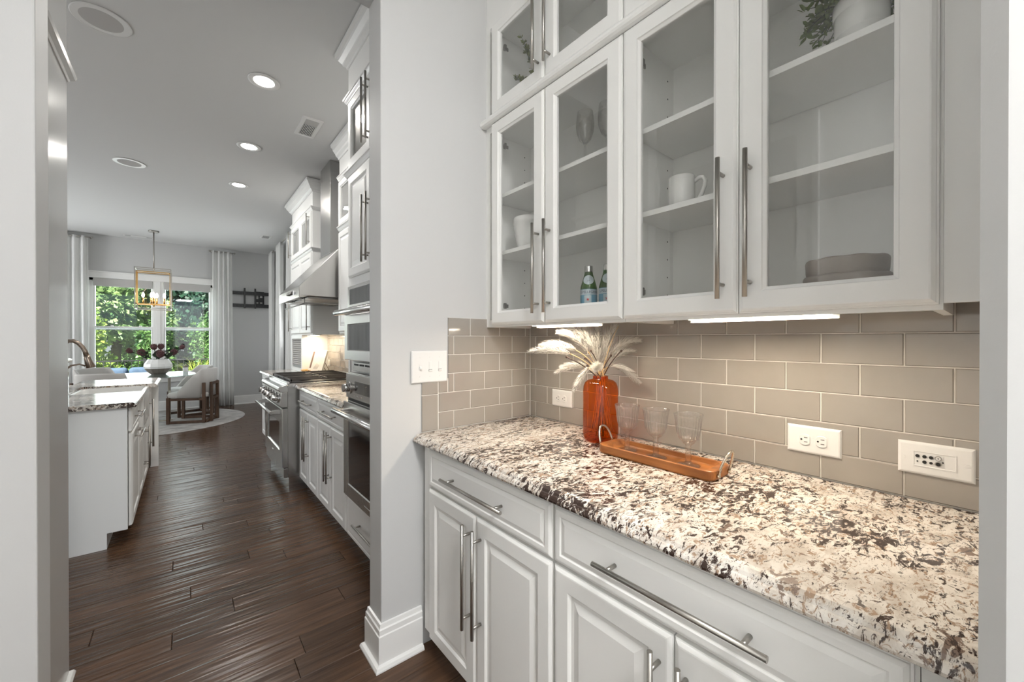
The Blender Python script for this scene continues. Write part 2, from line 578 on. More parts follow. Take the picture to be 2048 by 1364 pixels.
    def blob(s, c, rx, ry, rz, n=16, m=10, pw=1.0, rot=None):
        """superellipsoid-ish rounded body."""
        i = len(s.v)
        def sp(x):
            return math.copysign(abs(x) ** pw, x)
        for a in range(m + 1):
            th = -PI / 2 + PI * a / m
            for b in range(n):
                ph = 2 * PI * b / n
                v = Vector((rx * sp(math.cos(th)) * sp(math.cos(ph)), ry * sp(math.cos(th)) * sp(math.sin(ph)), rz * sp(math.sin(th))))
                if rot:
                    v = rot @ v
                s.v.append(v + Vector(c))
        for a in range(m):
            for b in range(n):
                b2 = (b + 1) % n
                s.f.append((i + a * n + b, i + a * n + b2, i + (a + 1) * n + b2, i + (a + 1) * n + b))
                s.sm.append(True)
        return s

    def build(s, name, material, parent=None, bevel=0.0, local=False, seg=2, fix=True):
        me = bpy.data.meshes.new(name)
        off = Vector((0, 0, 0))
        p = parent
        while p is not None and not local:
            off += p.location
            p = p.parent
        me.from_pydata([v - off for v in s.v], [], s.f)
        me.polygons.foreach_set('use_smooth', s.sm)
        if fix:
            bm = bmesh.new()
            bm.from_mesh(me)
            bmesh.ops.remove_doubles(bm, verts=bm.verts, dist=1e-6)
            bmesh.ops.recalc_face_normals(bm, faces=bm.faces)
            bm.to_mesh(me)
            bm.free()
        me.materials.append(material if not isinstance(material, str) else M[material])
        o = bpy.data.objects.new(name, me)
        COL.objects.link(o)
        if parent:
            o.parent = parent
        if bevel:
            b = o.modifiers.new('bevel', 'BEVEL')
            b.width = bevel
            b.segments = seg
            b.limit_method = 'ANGLE'
            b.angle_limit = math.radians(40)
        return o


def tag(o, label, cat, group=None):
    o['label'] = label
    o['category'] = cat
    if group:
        o['group'] = group
    return o


def thing(name, label, cat, loc=(0, 0, 0), rz=0.0, group=None):
    o = bpy.data.objects.new(name, None)
    o.empty_display_size = 0.05
    COL.objects.link(o)
    o.location = loc
    o.rotation_euler = (0, 0, rz)
    return tag(o, label, cat, group)


def structure(o):
    o['kind'] = 'structure'
    return o


def stuff(o):
    o['kind'] = 'stuff'
    return o


def copy_tree(o, parent=None):
    c = o.copy()
    COL.objects.link(c)
    if parent:
        c.parent = parent
    for ch in list(o.children):
        copy_tree(ch, c)
    return c

# ================================================================== ROOM SHELL
ZC = 3.08            # ceiling
XB, YE = 1.40, 1.552  # pantry back wall, pantry end wall
YF = 9.70            # dining wall with the window
fl = structure(MB().box(-4.2, 1.60, -2.6, 9.85, -0.16, -0.013).build('floor', 'sub'))

# hand-scraped dark planks, laid across the aisle: each one a part of the floor
JOINT = {3: -0.043, 4: 0.185, 6: 0.0235, 9: -0.052, 0: 0.388, 5: -0.315, 7: 0.47, 8: 0.30, 1: -0.17, 2: 0.62}


def plank(x0, x1, y0, y1):
    g, c, t = 0.0007, 0.0022, 0.012
    m = MB()
    x0 += g; x1 -= g; y0 += g; y1 -= g
    a = [(x0, y0, -t), (x1, y0, -t), (x1, y1, -t), (x0, y1, -t)]
    b = [(x0, y0, -c), (x1, y0, -c), (x1, y1, -c), (x0, y1, -c)]
    d = [(x0 + c, y0 + c, 0), (x1 - c, y0 + c, 0), (x1 - c, y1 - c, 0), (x0 + c, y1 - c, 0)]
    m.v = [Vector(p) for p in a + b + d]
    for o in (0, 4):
        for j in range(4):
            k = (j + 1) % 4
            m.f.append((o + j, o + k, o + 4 + k, o + 4 + j))
            m.sm.append(False)
    m.f.append((8, 9, 10, 11)); m.sm.append(False)
    m.build('plank', 'plank', fl, fix=False)


pw = 0.1245
for k in range(-13, 64):
    y0 = 1.82 + pw * k
    y1 = min(y0 + pw, YF)
    if y1 - y0 < 0.02:
        continue
    if y1 < 1.55: lo, hi = -0.40, 0.86
    elif y1 < 2.35: lo, hi = -0.95, 0.86
    elif y0 < 3.50: lo, hi = -1.2, 0.86
    elif y0 < 5.50: lo, hi = -0.42, 0.86
    elif y1 < 6.1: lo, hi = -2.0, 1.10
    else: lo, hi = -2.0, 1.40
    j0 = JOINT.get(k, random.uniform(-0.3, 0.8))
    cuts = [lo]
    x = j0 - 1.22 * 3
    while x < hi - 0.08:
        if x > lo + 0.08:
            cuts.append(x)
        x += random.choice((1.22, 0.92, 1.05)) if x > j0 - 0.01 else 1.22
    cuts.append(hi)
    for a, b in zip(cuts, cuts[1:]):
        plank(a, b, y0, y1)

structure(MB().box(-4.2, 1.60, -2.6, 9.85, ZC, ZC + 0.15).build('ceiling', 'ceil'))
# partition between the pantry and the kitchen, with the doorway in it
wp = structure(MB().box(0.603, 1.55, YE, 1.680, 0, ZC).build('wall_partition_right', 'wall', bevel=0.004))
wl = structure(MB().box(-1.2, -0.290, YE, 1.680, 0, ZC).build('wall_partition_left', 'wall', bevel=0.004))
wb = structure(MB().box(XB, 1.55, 0.012, YE, 0, ZC).build('wall_pantry_back', 'wall'))
structure(MB().box(XB, 1.55, 1.680, YF, 0, ZC).build('wall_kitchen_right', 'wall'))
wa = structure(MB().prism([(0.636, 0.012), (0.62, -0.006), (0.62, -2.5), (1.55, -2.5), (1.55, 0.012)], 0, ZC, 'z').build('wall_alcove_right', 'wall'))
structure(MB().box(-0.290, 0.603, YE, 1.680, 2.69, ZC).build('wall_partition_top', 'wall'))
wo = structure(MB().box(-0.55, -0.40, -2.5, YE, 0, ZC).build('wall_hall_left', 'trim'))
structure(MB().box(-4.05, -3.95, 1.6, YF, 0, ZC).build('wall_living_left', 'wall'))
# cased doorway on the hall's left wall, grey slab painting its dim inside (the cabinet glass mirrors it)
dr = structure(MB().box(-0.402, -0.385, 0.705, 1.445, 0.005, 2.42).build('doorway_dim_slab', 'shade'))
for (a, b, c, d) in ((1.447, 1.547, 0, 2.52), (0.603, 0.703, 0, 2.52), (0.703, 1.447, 2.425, 2.52)):
    m = MB().box(-0.399, -0.376, a, b, c, d)
    if d - c > 1:
        m.box(-0.376, -0.369, a + .07 if a > 1 else a, b if a > 1 else b - .07, c, d)
    m.build('door_casing', 'trim', dr, bevel=0.003)

# far dining wall with the window hole: x -1.27..0.44, z 0.60..2.36
wf = MB()
X0, X1, Z0, Z1 = -1.24, 0.455, 0.64, 2.36
wf.box(-4.0, X0, YF, YF + 0.15, 0, ZC).box(X1, 1.55, YF, YF + 0.15, 0, ZC)
wf.box(X0, X1, YF, YF + 0.15, 0, Z0).box(X0, X1, YF, YF + 0.15, Z1, ZC)
structure(wf.build('wall_dining_far', 'wall'))

# window: frame, mullion, sashes, panes, casing, sill
wd = structure(MB().box(X0, X0 + 0.05, YF + 0.03, YF + 0.14, Z0, Z1).box(X1 - 0.05, X1, YF + 0.03, YF + 0.14, Z0, Z1)
               .box(X0, X1, YF + 0.03, YF + 0.14, Z1 - 0.05, Z1).box(X0, X1, YF + 0.03, YF + 0.14, Z0, Z0 + 0.04).build('window_1', 'trim'))
MB().box(-0.43, -0.285, YF + 0.005, YF + 0.13, Z0, Z1).box(-0.385, -0.33, YF - 0.006, YF + 0.01, Z0, Z1).build('mullion', 'trim', wd, bevel=0.003)
for (a, b) in ((X0 + 0.05, -0.43), (-0.285, X1 - 0.05)):
    for (c, d, yy) in ((Z0 + 0.04, 1.53, YF + 0.05), (1.47, Z1 - 0.05, YF + 0.09)):
        F = ((a, yy, c), (1, 0, 0), (0, 0, 1), (0, -1, 0))
        MB().rings(F, b - a, d - c, [(0, 0), (0, .03), (.016, .034), (.022, .034), (.028, .02), (.028, 0)], loop=True).build('sash', 'trim', wd)
        MB().box(a + .025, b - .025, yy + .004, yy + .008, c + .025, d - .025).build('window_pane', 'win_pane', wd)
for xx in (-0.98, -0.62, 0.06):
    MB().box(xx, xx + .035, YF + .025, YF + .05, 1.53, 1.548).build('sash_lock', 'trim', wd)
MB().box(X0 - 0.09, X1 + 0.09, YF - 0.022, YF, Z1 - 0.01, Z1 + 0.085).box(X0 - 0.10, X1 + 0.10, YF - 0.035, YF, Z1 + 0.085, Z1 + 0.105).build('head_casing', 'trim', wd, bevel=0.003)
for (a, b) in ((X0 - 0.085, X0 + 0.012), (X1 - 0.012, X1 + 0.085)):
    MB().box(a, b, YF - 0.022, YF, Z0, Z1 - 0.01).build('side_casing', 'trim', wd, bevel=0.003)
MB().box(X0 - 0.11, X1 + 0.11, YF - 0.06, YF + 0.05, Z0 - 0.03, Z0).build('sill', 'trim', wd, bevel=0.004)
MB().box(X0 - 0.08, X1 + 0.08, YF - 0.02, YF, Z0 - 0.12, Z0 - 0.03).build('apron', 'trim', wd, bevel=0.003)
rs = thing('roller_shade', 'grey roller shade pulled up under the head of the dining window', 'shade', (-0.39, YF + 0.03, 2.22))
MB().box(X0 + 0.055, -0.435, YF - .002, YF + 0.028, 2.215, 2.352).build('left_fabric_roll', 'shade', rs, bevel=0.006)
MB().box(-0.28, X1 - 0.055, YF - .002, YF + 0.028, 2.215, 2.352).build('right_fabric_roll', 'shade', rs, bevel=0.006)

# baseboards with a cap and a shoe: profile (out, z)
BB = [(0, 0), (0.032, 0), (0.032, 0.006), (0.027, 0.016), (0.018, 0.020), (0.016, 0.022), (0.016, 0.128), (0.013, 0.132), (0.013, 0.152),
      (0.009, 0.157), (0.007, 0.172), (0, 0.174)]


def baseboard(name, path, material='trim'):
    """path of (x,y) points; the board stands on the left-hand side of the wall line as you walk along it."""
    m = MB()
    n = len(path)
    secs = []
    for k, p in enumerate(path):
        p = Vector((p[0], p[1]))
        d0 = (p - Vector(path[k - 1][:2])).normalized() if k else None
        d1 = (Vector(path[k + 1][:2]) - p).normalized() if k < n - 1 else None
        if d0 is None: d0 = d1
        if d1 is None: d1 = d0
        n0, n1 = Vector((-d0.y, d0.x)), Vector((-d1.y, d1.x))
        mt = (n0 + n1) / (1 + n0.dot(n1))
        secs.append([(p.x + mt.x * o, p.y + mt.y * o, z) for o, z in BB])
    i0 = len(m.v)
    q = len(BB)
    for s_ in secs:
        m.v += [Vector(a) for a in s_]
    for k in range(n - 1):
        for j in range(q):
            j2 = (j + 1) % q
            m.f.append((i0 + k * q + j, i0 + k * q + j2, i0 + (k + 1) * q + j2, i0 + (k + 1) * q + j))
            m.sm.append(False)
    m.f.append(tuple(range(q))); m.sm.append(False)
    m.f.append(tuple((n - 1) * q + j for j in range(q))[::-1]); m.sm.append(False)
    return structure(m.build(name, material))


baseboard('baseboard_pillar', [(0.775, YE), (0.603, YE), (0.603, 1.680), (0.775, 1.680)])
baseboard('baseboard_doorway_left', [(-0.399, YE), (-0.290, YE), (-0.290, 1.680), (-0.34, 1.680)][::-1])
baseboard('baseboard_far', [(1.399, YF), (-3.9, YF)])
baseboard('baseboard_dining_right', [(1.40, 6.02), (1.40, YF - 0.034)])

# ================================================================== BACKSPLASH TILES (glass, staggered)
TH, TW, ZT0 = 0.0834, 0.1695, 0.983
LINES = [0.905, 0.983, 1.0664, 1.1498, 1.2332, 1.3166, 1.400]
G = 0.0012


def tile_x(parent, y0, y1, z0, z1, xw=XB, th=0.007):
    c = 0.0022
    F = ((xw, y0 + G, z0 + G), (0, 1, 0), (0, 0, 1), (-1, 0, 0))
    MB().rings(F, y1 - y0 - 2 * G, z1 - z0 - 2 * G, [(0, 0.0005), (0, th - c), (0.0022, th)]).build('tile', 'tile', parent, fix=True)


def tile_y(parent, x0, x1, z0, z1, yw=YE, th=0.007):
    c = 0.0022
    F = ((x0 + G, yw, z0 + G), (1, 0, 0), (0, 0, 1), (0, -1, 0))
    MB().rings(F, x1 - x0 - 2 * G, z1 - z0 - 2 * G, [(0, 0.0005), (0, th - c), (0.0022, th)]).build('tile', 'tile', parent, fix=True)


def spans(a, b, j0, pitch):
    k = math.ceil((a - j0) / pitch + 1e-6)
    pts = [a]
    while j0 + k * pitch < b - 0.004:
        if j0 + k * pitch > a + 0.004:
            pts.append(j0 + k * pitch)
        k += 1
    return list(zip(pts, pts[1:] + [b]))


gb = structure(MB().box(XB - 0.0045, XB, 0.014, YE - 0.003, 0.9055, 1.40).build('trim_1', 'grout'))
for r in range(6):
    z0, z1 = LINES[r], min(LINES[r + 1], 1.398)
    j0 = 0.1487 if r % 2 == 0 else 0.064
    for a, b in spans(0.015, YE - 0.008, j0, TW):
        tile_x(gb, a, b, z0 + (0.002 if r == 0 else 0), z1)
ge = MB().box(0.906, XB - 0.008, YE - 0.0045, YE, 0.9055, 1.398).box(0.778, 0.906, YE - 0.0045, YE, 0.9055, 1.128)
ge = structure(ge.build('trim_2', 'grout'))
for r in range(6):
    z0, z1 = LINES[r], min(LINES[r + 1], 1.398)
    j0 = 1.2715 if r % 2 == 0 else 1.3595
    lo = 0.856 if r < 2 else 0.904
    for a, b in spans(lo, XB - 0.0085, j0, 0.1685):
        tile_y(ge, a, b, z0 + (0.002 if r == 0 else 0), z1)
tile_y(ge, 0.776, 0.855, 0.907, 1.062)
tile_y(ge, 0.776, 0.855, 1.062, 1.128)
tile_y(ge, 0.856, 0.903, 1.0664, 1.128)

# ================================================================== CABINET PARTS
def frame_negx(x, y1, z):
    """front face looking to -x: u runs toward -y from y1."""
    return ((x, y1, z), (0, -1, 0), (0, 0, 1), (-1, 0, 0))


def frame_posx(x, y0, z):
    return ((x, y0, z), (0, 1, 0), (0, 0, 1), (1, 0, 0))


R_OUT = [(0, 0), (0, 0.012), (0.003, 0.0135), (0.004, 0.0155), (0.010, 0.0195), (0.013, 0.020)]


def raised_door(F, w, h, parent, name='door', rail=0.052, mtl='cab'):
    r = R_OUT + [(rail, 0.020), (rail + 0.004, 0.0165), (rail + 0.007, 0.013), (rail + 0.016, 0.0125), (rail + 0.036, 0.0185), (rail + 0.040, 0.0185)]
    return MB().rings(F, w, h, r).build(name, mtl, parent)


def slab_front(F, w, h, parent, name='drawer', mtl='cab'):
    r = R_OUT + [(0.024, 0.020), (0.027, 0.0175), (0.029, 0.0172), (0.042, 0.0205), (0.045, 0.0205)]
    return MB().rings(F, w, h, r).build(name, mtl, parent)


def glass_door(F, w, h, parent, inset=0.063):
    r = R_OUT + [(inset - 0.010, 0.020), (inset - 0.008, 0.0165), (inset - 0.001, 0.012), (inset, 0.010), (inset, 0.0)]
    d = MB().rings(F, w, h, r, loop=True).build('door', 'cab', parent)
    O, U, V, Wn = [Vector(a) for a in F]
    O2 = O + U * (inset - 0.004) + V * (inset - 0.004) + Wn * 0.004
    MB().rings((O2, U, V, Wn), w - 2 * inset + 0.008, h - 2 * inset + 0.008, [(0, 0), (0, 0.003)]).build('glass_pane', 'pane', d)
    return d


def bar_pull(parent, a, b, out, r=0.0058, n=14, standoff=0.036, inset=0.038, pr=0.0048, mtl='nickel'):
    """bar from a to b; 'out' = outward normal of the door; the bar axis stands at a,b."""
    a, b, out = Vector(a), Vector(b), Vector(out)
    d = (b - a).normalized()
    m = MB().tube([a, b], r, n)
    for p in (a + d * inset, b - d * inset):
        m.tube([p, p - out * standoff], pr, 10)
    return m.build('handle', mtl, parent)


def hinge(parent, y, z, x=1.118, dy=-1):
    MB().box(x + .002, x + 0.030, y, y + dy * 0.005, z - 0.008, z + 0.008).box(x + .002, x + 0.014, y + dy * 0.001, y + dy * 0.012, z - 0.013, z + 0.013).build('hinge', 'dark_steel', parent, bevel=0.0015)


# ------------------------------------------------------------------ pantry upper cabinets
XD = 1.094    # door fronts


def glass_cabinet(name, label, y0, y1, z0, z1, doors, shelves, hz, handles, holes=True):
    """y0<y1; doors [(yl, yr)] with yl>yr; built around the pantry back wall."""
    t = thing(name, label, 'cabinet', ((XD + XB) / 2, (y0 + y1) / 2, z0))
    m = MB()
    s = 0.016
    xf, xw = 1.1335, XB - 0.009
    zb = z0 + 0.012
    m.box(xf, xw, y0, y0 + s, z0 - 0.0, z1).box(xf, xw, y1 - s, y1, z0, z1)
    m.box(xf, xw, y0 + s, y1 - s, zb, zb + s).box(xf, xw, y0 + s, y1 - s, z1 - s, z1)
    m.box(xw - 0.006, xw, y0 + s, y1 - s, zb + s, z1 - s)
    m.build('body', 'cab', t)
    # face frame
    f = MB()
    F = frame_negx(1.1335, y1, z0)
    f.rings(F, y1 - y0, z1 - z0, [(0, 0), (0, 0.0185), (0.034, 0.0185), (0.034, 0)], loop=True)
    f.build('face_frame', 'cab', t)
    for z in shelves:
        MB().box(1.137, xw - 0.008, y0 + s + .001, y1 - s - .001, z - 0.017, z).build('shelf', 'cab', t, bevel=0.001)
    dz0, dz1 = hz
    for k, (yl, yr) in enumerate(doors):
        d = glass_door(frame_negx(XD + 0.020, yl, dz0), yl - yr, dz1 - dz0, t)
        hy, h0, h1 = handles[k]
        bar_pull(d, (XD - 0.035, hy, h0), (XD - 0.035, hy, h1), (-1, 0, 0))
        for z in (dz0 + 0.088, dz1 - 0.10):
            if k == 0:
                hinge(d, yl - 0.036 if y1 > 1 else yl - 0.034, z, 1.1345 + 0.004, -1)
            else:
                hinge(d, yr + 0.036, z, 1.1345 + 0.004, 1)
    if holes:   # drilled shelf-pin holes in both sides
        hm = MB()
        for yy, n in ((y0 + s, 1), (y1 - s, -1)):
            for xx in (1.165, 1.345):
                z = zb + 0.09
                while z < z1 - 0.06:
                    if all(abs(z - q + .008) > 0.028 for q in shelves):
                        hm.tube([(xx, yy, z), (xx, yy + n * 0.0007, z)], 0.0028, 8)
                    z += 0.064
        stuff(hm.build('pin_holes', 'hole', t))
    return t


ZR0, ZR1 = 2.292, 2.325
cabA = glass_cabinet('glass_wall_cabinet', 'white glass-door wall cabinet in the left corner, two green bottles on its floor', 0.7735, YE - 0.001, 1.357, 2.30,
                     [(1.488, 1.1385), (1.1355, 0.7755)], [1.708, 1.972], (1.367, 2.292),
                     [(1.166, 1.404, 1.759), (1.102, 1.404, 1.761)])
cabB = glass_cabinet('glass_wall_cabinet', 'white glass-door wall cabinet on the right holding mugs and stacked stoneware bowls', 0.066, 0.7720, 1.357, 2.30,
                     [(0.7715, 0.4245), (0.4220, 0.0710)], [1.708, 1.974], (1.367, 2.292),
                     [(0.4585, 1.405, 1.767), (0.3935, 1.405, 1.767)])
cabC = glass_cabinet('glass_wall_cabinet', 'small upper glass-door cabinet stacked over the bottles cabinet, leafy sprig inside', 0.7735, YE - 0.001, 2.318, 2.79,
                     [(1.488, 1.1385), (1.1355, 0.7755)], [], (2.327, 2.745),
                     [(1.166, 2.364, 2.715), (1.102, 2.364, 2.715)], holes=False)
cabD = glass_cabinet('glass_wall_cabinet', 'small upper glass-door cabinet stacked over the mugs cabinet, mostly above the picture', 0.066, 0.7720, 2.318, 2.79,
                     [(0.7715, 0.4245), (0.4220, 0.0710)], [], (2.327, 2.745),
                     [(0.4585, 2.364, 2.715), (0.3935, 2.364, 2.715)], holes=False)
RAIL = [(1.1345, 2.2975), (1.1345, 2.3165), (1.094, 2.3265), (1.084, 2.3235), (1.079, 2.316), (1.078, 2.308), (1.081, 2.300), (1.088, 2.2945), (1.100, 2.2935), (1.114, 2.2965)]
tag(MB().prism(RAIL, 0.066, YE - 0.001, 'y').build('rail_moulding', 'cab'), 'long white rounded moulding between the lower and upper pantry glass cabinets', 'moulding')
fp = tag(MB().box(1.112, 1.128, 0.0135, 0.0655, 1.3695, 2.79).build('filler_panel', 'cab'), 'narrow plain white filler strip between the right pantry cabinet and the wall', 'panel')
# frieze panel above the stacked cabinets, out of frame but casting its shade
tag(MB().box(1.118, XB - .002, 0.0135, YE - 0.001, 2.792, ZC - 0.002).build('frieze_panel', 'cab'), 'plain white panel closing the gap over the pantry cabinets', 'panel')

# under-cabinet light strips
for (a, b, lab) in ((0.900, 1.244, 'warm light strip under the left pantry cabinet above the feathery stems'),
                    (0.230, 0.577, 'warm light strip under the right pantry cabinet')):
    t = thing('under_cabinet_light', lab, 'light', (1.16, (a + b) / 2, 1.366))
    MB().box(1.118, 1.158, a, b, 1.3575, 1.3685).box(1.1585, 1.1615, a, b, 1.3490, 1.3685).build('housing', 'plate', t)
    MB().box(1.1215, 1.1545, a + .012, b - .012, 1.3555, 1.3573).build('diffuser', 'warm_lamp', t)
    MB().box(1.130, 1.139, (a + b) / 2 - .008, (a + b) / 2 + .008, 1.3515, 1.3555).build('switch', 'plate', t)
    area_light('strip_light', (1.138, (a + b) / 2, 1.3545), (0, 0, -1), 0.030, b - a - 0.03, 2.6, (1.0, 0.86, 0.68), t)

# ------------------------------------------------------------------ pantry base cabinets
XL = 0.756


def base_cabinet(name, label, y0, y1, doors, drawer, dh, hh, x_front=XL, x_wall=XB - 0.010, flip=False, fr=(0.02, 0.02), zdoor=(0.100, 0.703), zdr=(0.711, 0.862)):
    t = thing(name, label, 'cabinet', ((x_front + x_wall) / 2, (y0 + y1) / 2, 0))
    xf = x_front + 0.0205
    MB().box(xf + 0.0, x_wall, y0, y1, 0.095, 0.8715).build('body', 'cab', t)
    MB().box(xf + 0.055, x_wall, y0, y1, 0.0005, 0.0945).build('toe_kick', 'cab', t)
    w = drawer[0] - drawer[1]
    d = slab_front(frame_negx(xf - .0005, drawer[0], zdr[0]), w, zdr[1] - zdr[0], t)
    zc = (zdr[0] + zdr[1]) / 2
    bar_pull(d, (x_front - 0.035, dh[0], zc), (x_front - 0.035, dh[1], zc), (-1, 0, 0))
    for (yl, yr), (hy, h0, h1) in zip(doors, hh):
        dd = raised_door(frame_negx(xf - .0005, yl, zdoor[0]), yl - yr, zdoor[1] - zdoor[0], t)
        bar_pull(dd, (x_front - 0.035, hy, h0), (x_front - 0.035, hy, h1), (-1, 0, 0))
    return t


base_cabinet('base_cabinet', 'white pantry base cabinet beside the pillar, drawer over two narrow raised-panel doors', 0.7525, YE - 0.0335,
             [(1.451, 1.1175), (1.1145, 0.756)], (1.451, 0.756), (1.294, 0.932), [(1.144, 0.321, 0.676), (1.083, 0.321, 0.676)])
base_cabinet('base_cabinet', 'white pantry base cabinet nearest the viewer under the front of the worktop', 0.066, 0.7515,
             [(0.749, 0.4145), (0.4115, 0.071)], (0.749, 0.071), (0.589, 0.233), [(0.442, 0.321, 0.674), (0.384, 0.321, 0.674)])
tag(MB().box(0.7775, 0.80, 0.0135, 0.0650, 0.0005, 0.8715).build('base_filler', 'cab'), 'narrow white filler strip right of the nearest pantry base cabinet', 'panel')
EDGE = [(1.391, 0.873), (1.391, 0.905), (0.768, 0.905), (0.758, 0.9035), (0.750, 0.8985), (0.746, 0.893), (0.742, 0.8915), (0.7375, 0.887), (0.735, 0.8815), (0.7365, 0.876), (0.741, 0.873)]
tag(MB().prism(EDGE, 0.0135, YE - 0.009, 'y').build('pantry_worktop', 'granite'), 'speckled cream and brown granite worktop with a rounded front edge in the pantry', 'worktop')


# ------------------------------------------------------------------ wall plates
def screw(m, F, u, v, r=0.0032):
    O, U, V, Wn = F
    p = O + U * u + V * v
    m.tube([p + Wn * 0.0062, p + Wn * 0.0072], r, 10)


def plate(t, F, w, h):
    return MB().rings(F, w, h, [(0, 0), (0, 0.002), (0.003, 0.0055), (0.006, 0.0066)]).build('cover_plate', 'plate', t)


def vec_frame(F):
    return tuple(Vector(a) for a in F)


def outlet(name, label, F, w=0.127, h=0.079):
    F = vec_frame(F)
    O, U, V, Wn = F
    t = thing(name, label, 'outlet', O)
    plate(t, F, w, h)
    cx = w / 2
    for s in (-1, 1):
        c = O + U * (cx + s * 0.0195) + V * (h / 2)
        rec = MB()
        ring = []
        for k in range(24):
            a = 2 * PI * k / 24
            ring.append((max(-0.0128, min(0.0128, 0.0165 * math.cos(a))), 0.0165 * math.sin(a)))
        i = len(rec.v)
        rec.v += [c + U * p + V * q + Wn * 0.006 for p, q in ring] + [c + U * p + V * q + Wn * 0.0088 for p, q in ring] + [c + U * p * .92 + V * q * .92 + Wn * 0.0096 for p, q in ring]
        for b in (0, 24):
            for k in range(24):
                k2 = (k + 1) % 24
                rec.f.append((b + k, b + k2, b + 24 + k2, b + 24 + k)); rec.sm.append(False)
        rec.f.append(tuple(range(48, 72))); rec.sm.append(False)
        r = rec.build('receptacle', 'plate', t)
        sl = MB()
        for dv in (-0.0062, 0.0062):
            q = c + U * 0.003 + V * dv + Wn * 0.0093
            sl.quad(q - U * .0042 - V * .0009 + Wn * .0006, q + U * .0042 - V * .0009 + Wn * .0006, q + U * .0042 + V * .0009 + Wn * .0006, q - U * .0042 + V * .0009 + Wn * .0006)
        q = c - U * 0.0075
        sl.tube([q + Wn * 0.0093, q + Wn * 0.0099], 0.0026, 10)
        sl.build('slot', 'hole', r)
    m = MB()
    screw(m, F, cx, h / 2)
    m.build('screw', 'plate', t)
    return t


def on_back(y1, z):
    return ((XB - 0.0072, y1, z), (0, -1, 0), (0, 0, 1), (-1, 0, 0))


outlet('wall_outlet', 'white double outlet plate on the tiles left of the amber vase', on_back(1.381, 0.980))
outlet('wall_outlet', 'white double outlet plate on the tiles between the wooden tray and the audio plate', on_back(0.3975, 0.972))
# audio / video jack plate
F = vec_frame(on_back(0.159, 0.970))
O, U, V, Wn = F
t = thing('jack_plate', 'white wall plate with round audio and video jacks at the right end of the tiles', 'socket', O)
plate(t, F, 0.128, 0.079)
MB().rings((O + U * .027 + V * .021 + Wn * .006, U, V, Wn), 0.072, 0.037, [(0, 0), (0, .002), (.002, .0018), (.0025, .001)]).build('insert', 'plate', t)
for k, (u, v, r) in enumerate(((.035, .046, .0038), (.047, .046, .0038), (.058, .046, .0038), (.035, .033, .0016), (.047, .033, .0038), (.058, .033, .0030), (.0775, .0382, .0016))):
    p = O + U * u + V * v + Wn * .0065
    j = MB().tube([p, p + Wn * .0022], r, 14).build('jack', 'hole', t)
for u, v in ((.070, .0465), (.070, .0330)):
    p = O + U * u + V * v + Wn * .0065
    j = MB().tube([p, p + Wn * .003], .0058, 18).build('coaxial_jack', 'nickel', t)
    MB().tube([p + Wn * .003, p + Wn * .0034], .0042, 14).build('ring', 'plate' if v > .04 else 'hole', j)
    MB().tube([p + Wn * .0034, p + Wn * .0037], .0014, 8).build('pin', 'hole', j)
for u in (.0105, .1165):
    p = O + U * u + V * .0395
    MB().tube([p + Wn * .006, p + Wn * .008], .0036, 10).build('screw', 'plate', t)
# switch plate on the end wall
F = vec_frame(((0.728, YE - 0.0055, 1.116), (1, 0, 0), (0, 0, 1), (0, -1, 0)))
O, U, V, Wn = F
t = thing('switch_plate', 'white three-gang switch plate on the wall left of the corner tiles', 'switch', O)
plate(t, F, 0.170, 0.136)
for k, u in enumerate((0.039, 0.085, 0.131)):
    c = O + U * u + V * 0.068 + Wn * 0.0064
    if k == 0:
        b = MB().rings((c - U * .005 - V * .012, U, V, Wn), .010, .024, [(0, 0), (0, .001)])
        b.quad(c - U * .004 - V * .004 + Wn * .001, c + U * .004 - V * .004 + Wn * .001, c + U * .004 - V * .010 + Wn * .010, c - U * .004 - V * .010 + Wn * .010)
        b.quad(c - U * .004 + V * .004 + Wn * .001, c + U * .004 + V * .004 + Wn * .001, c + U * .004 - V * .006 + Wn * .011, c - U * .004 - V * .006 + Wn * .011)
        b.quad(c - U * .004 - V * .010 + Wn * .010, c + U * .004 - V * .010 + Wn * .010, c + U * .004 - V * .006 + Wn * .011, c - U * .004 - V * .006 + Wn * .011)
        b.build('toggle', 'plate', t)
    else:
        b = MB().rings((c - U * .006 - V * .022, U, V, Wn), .012, .044, [(0, 0), (0, .0012), (.001, .0018)]).build('dimmer', 'plate', t)
        MB().rings((c - U * .0085 - V * .019 + Wn * .0015, U, V, Wn), .017, .006, [(0, 0), (0, .004), (.001, .005)]).build('slider', 'plate', b)
        MB().rings((c - U * .0080 - V * .0125 + Wn * .0015, U, V, Wn), .016, .0016, [(0, 0), (0, .0008)]).build('slider_slot', 'vent_dark', b)
    for dv in (-0.041, 0.041):
        p = c + V * dv
        MB().tube([p, p + Wn * .0012], .0032, 10).build('screw', 'plate', t)

# ================================================================== THINGS IN THE GLASS CABINETS
FLOOR_Z = 1.3855     # inside floor of the lower glass cabinets


def bez(p0, p1, p2, n=12):
    p0, p1, p2 = Vector(p0), Vector(p1), Vector(p2)
    return [p0 * (1 - t) ** 2 + p1 * 2 * t * (1 - t) + p2 * t * t for t in [k / (n - 1) for k in range(n)]]


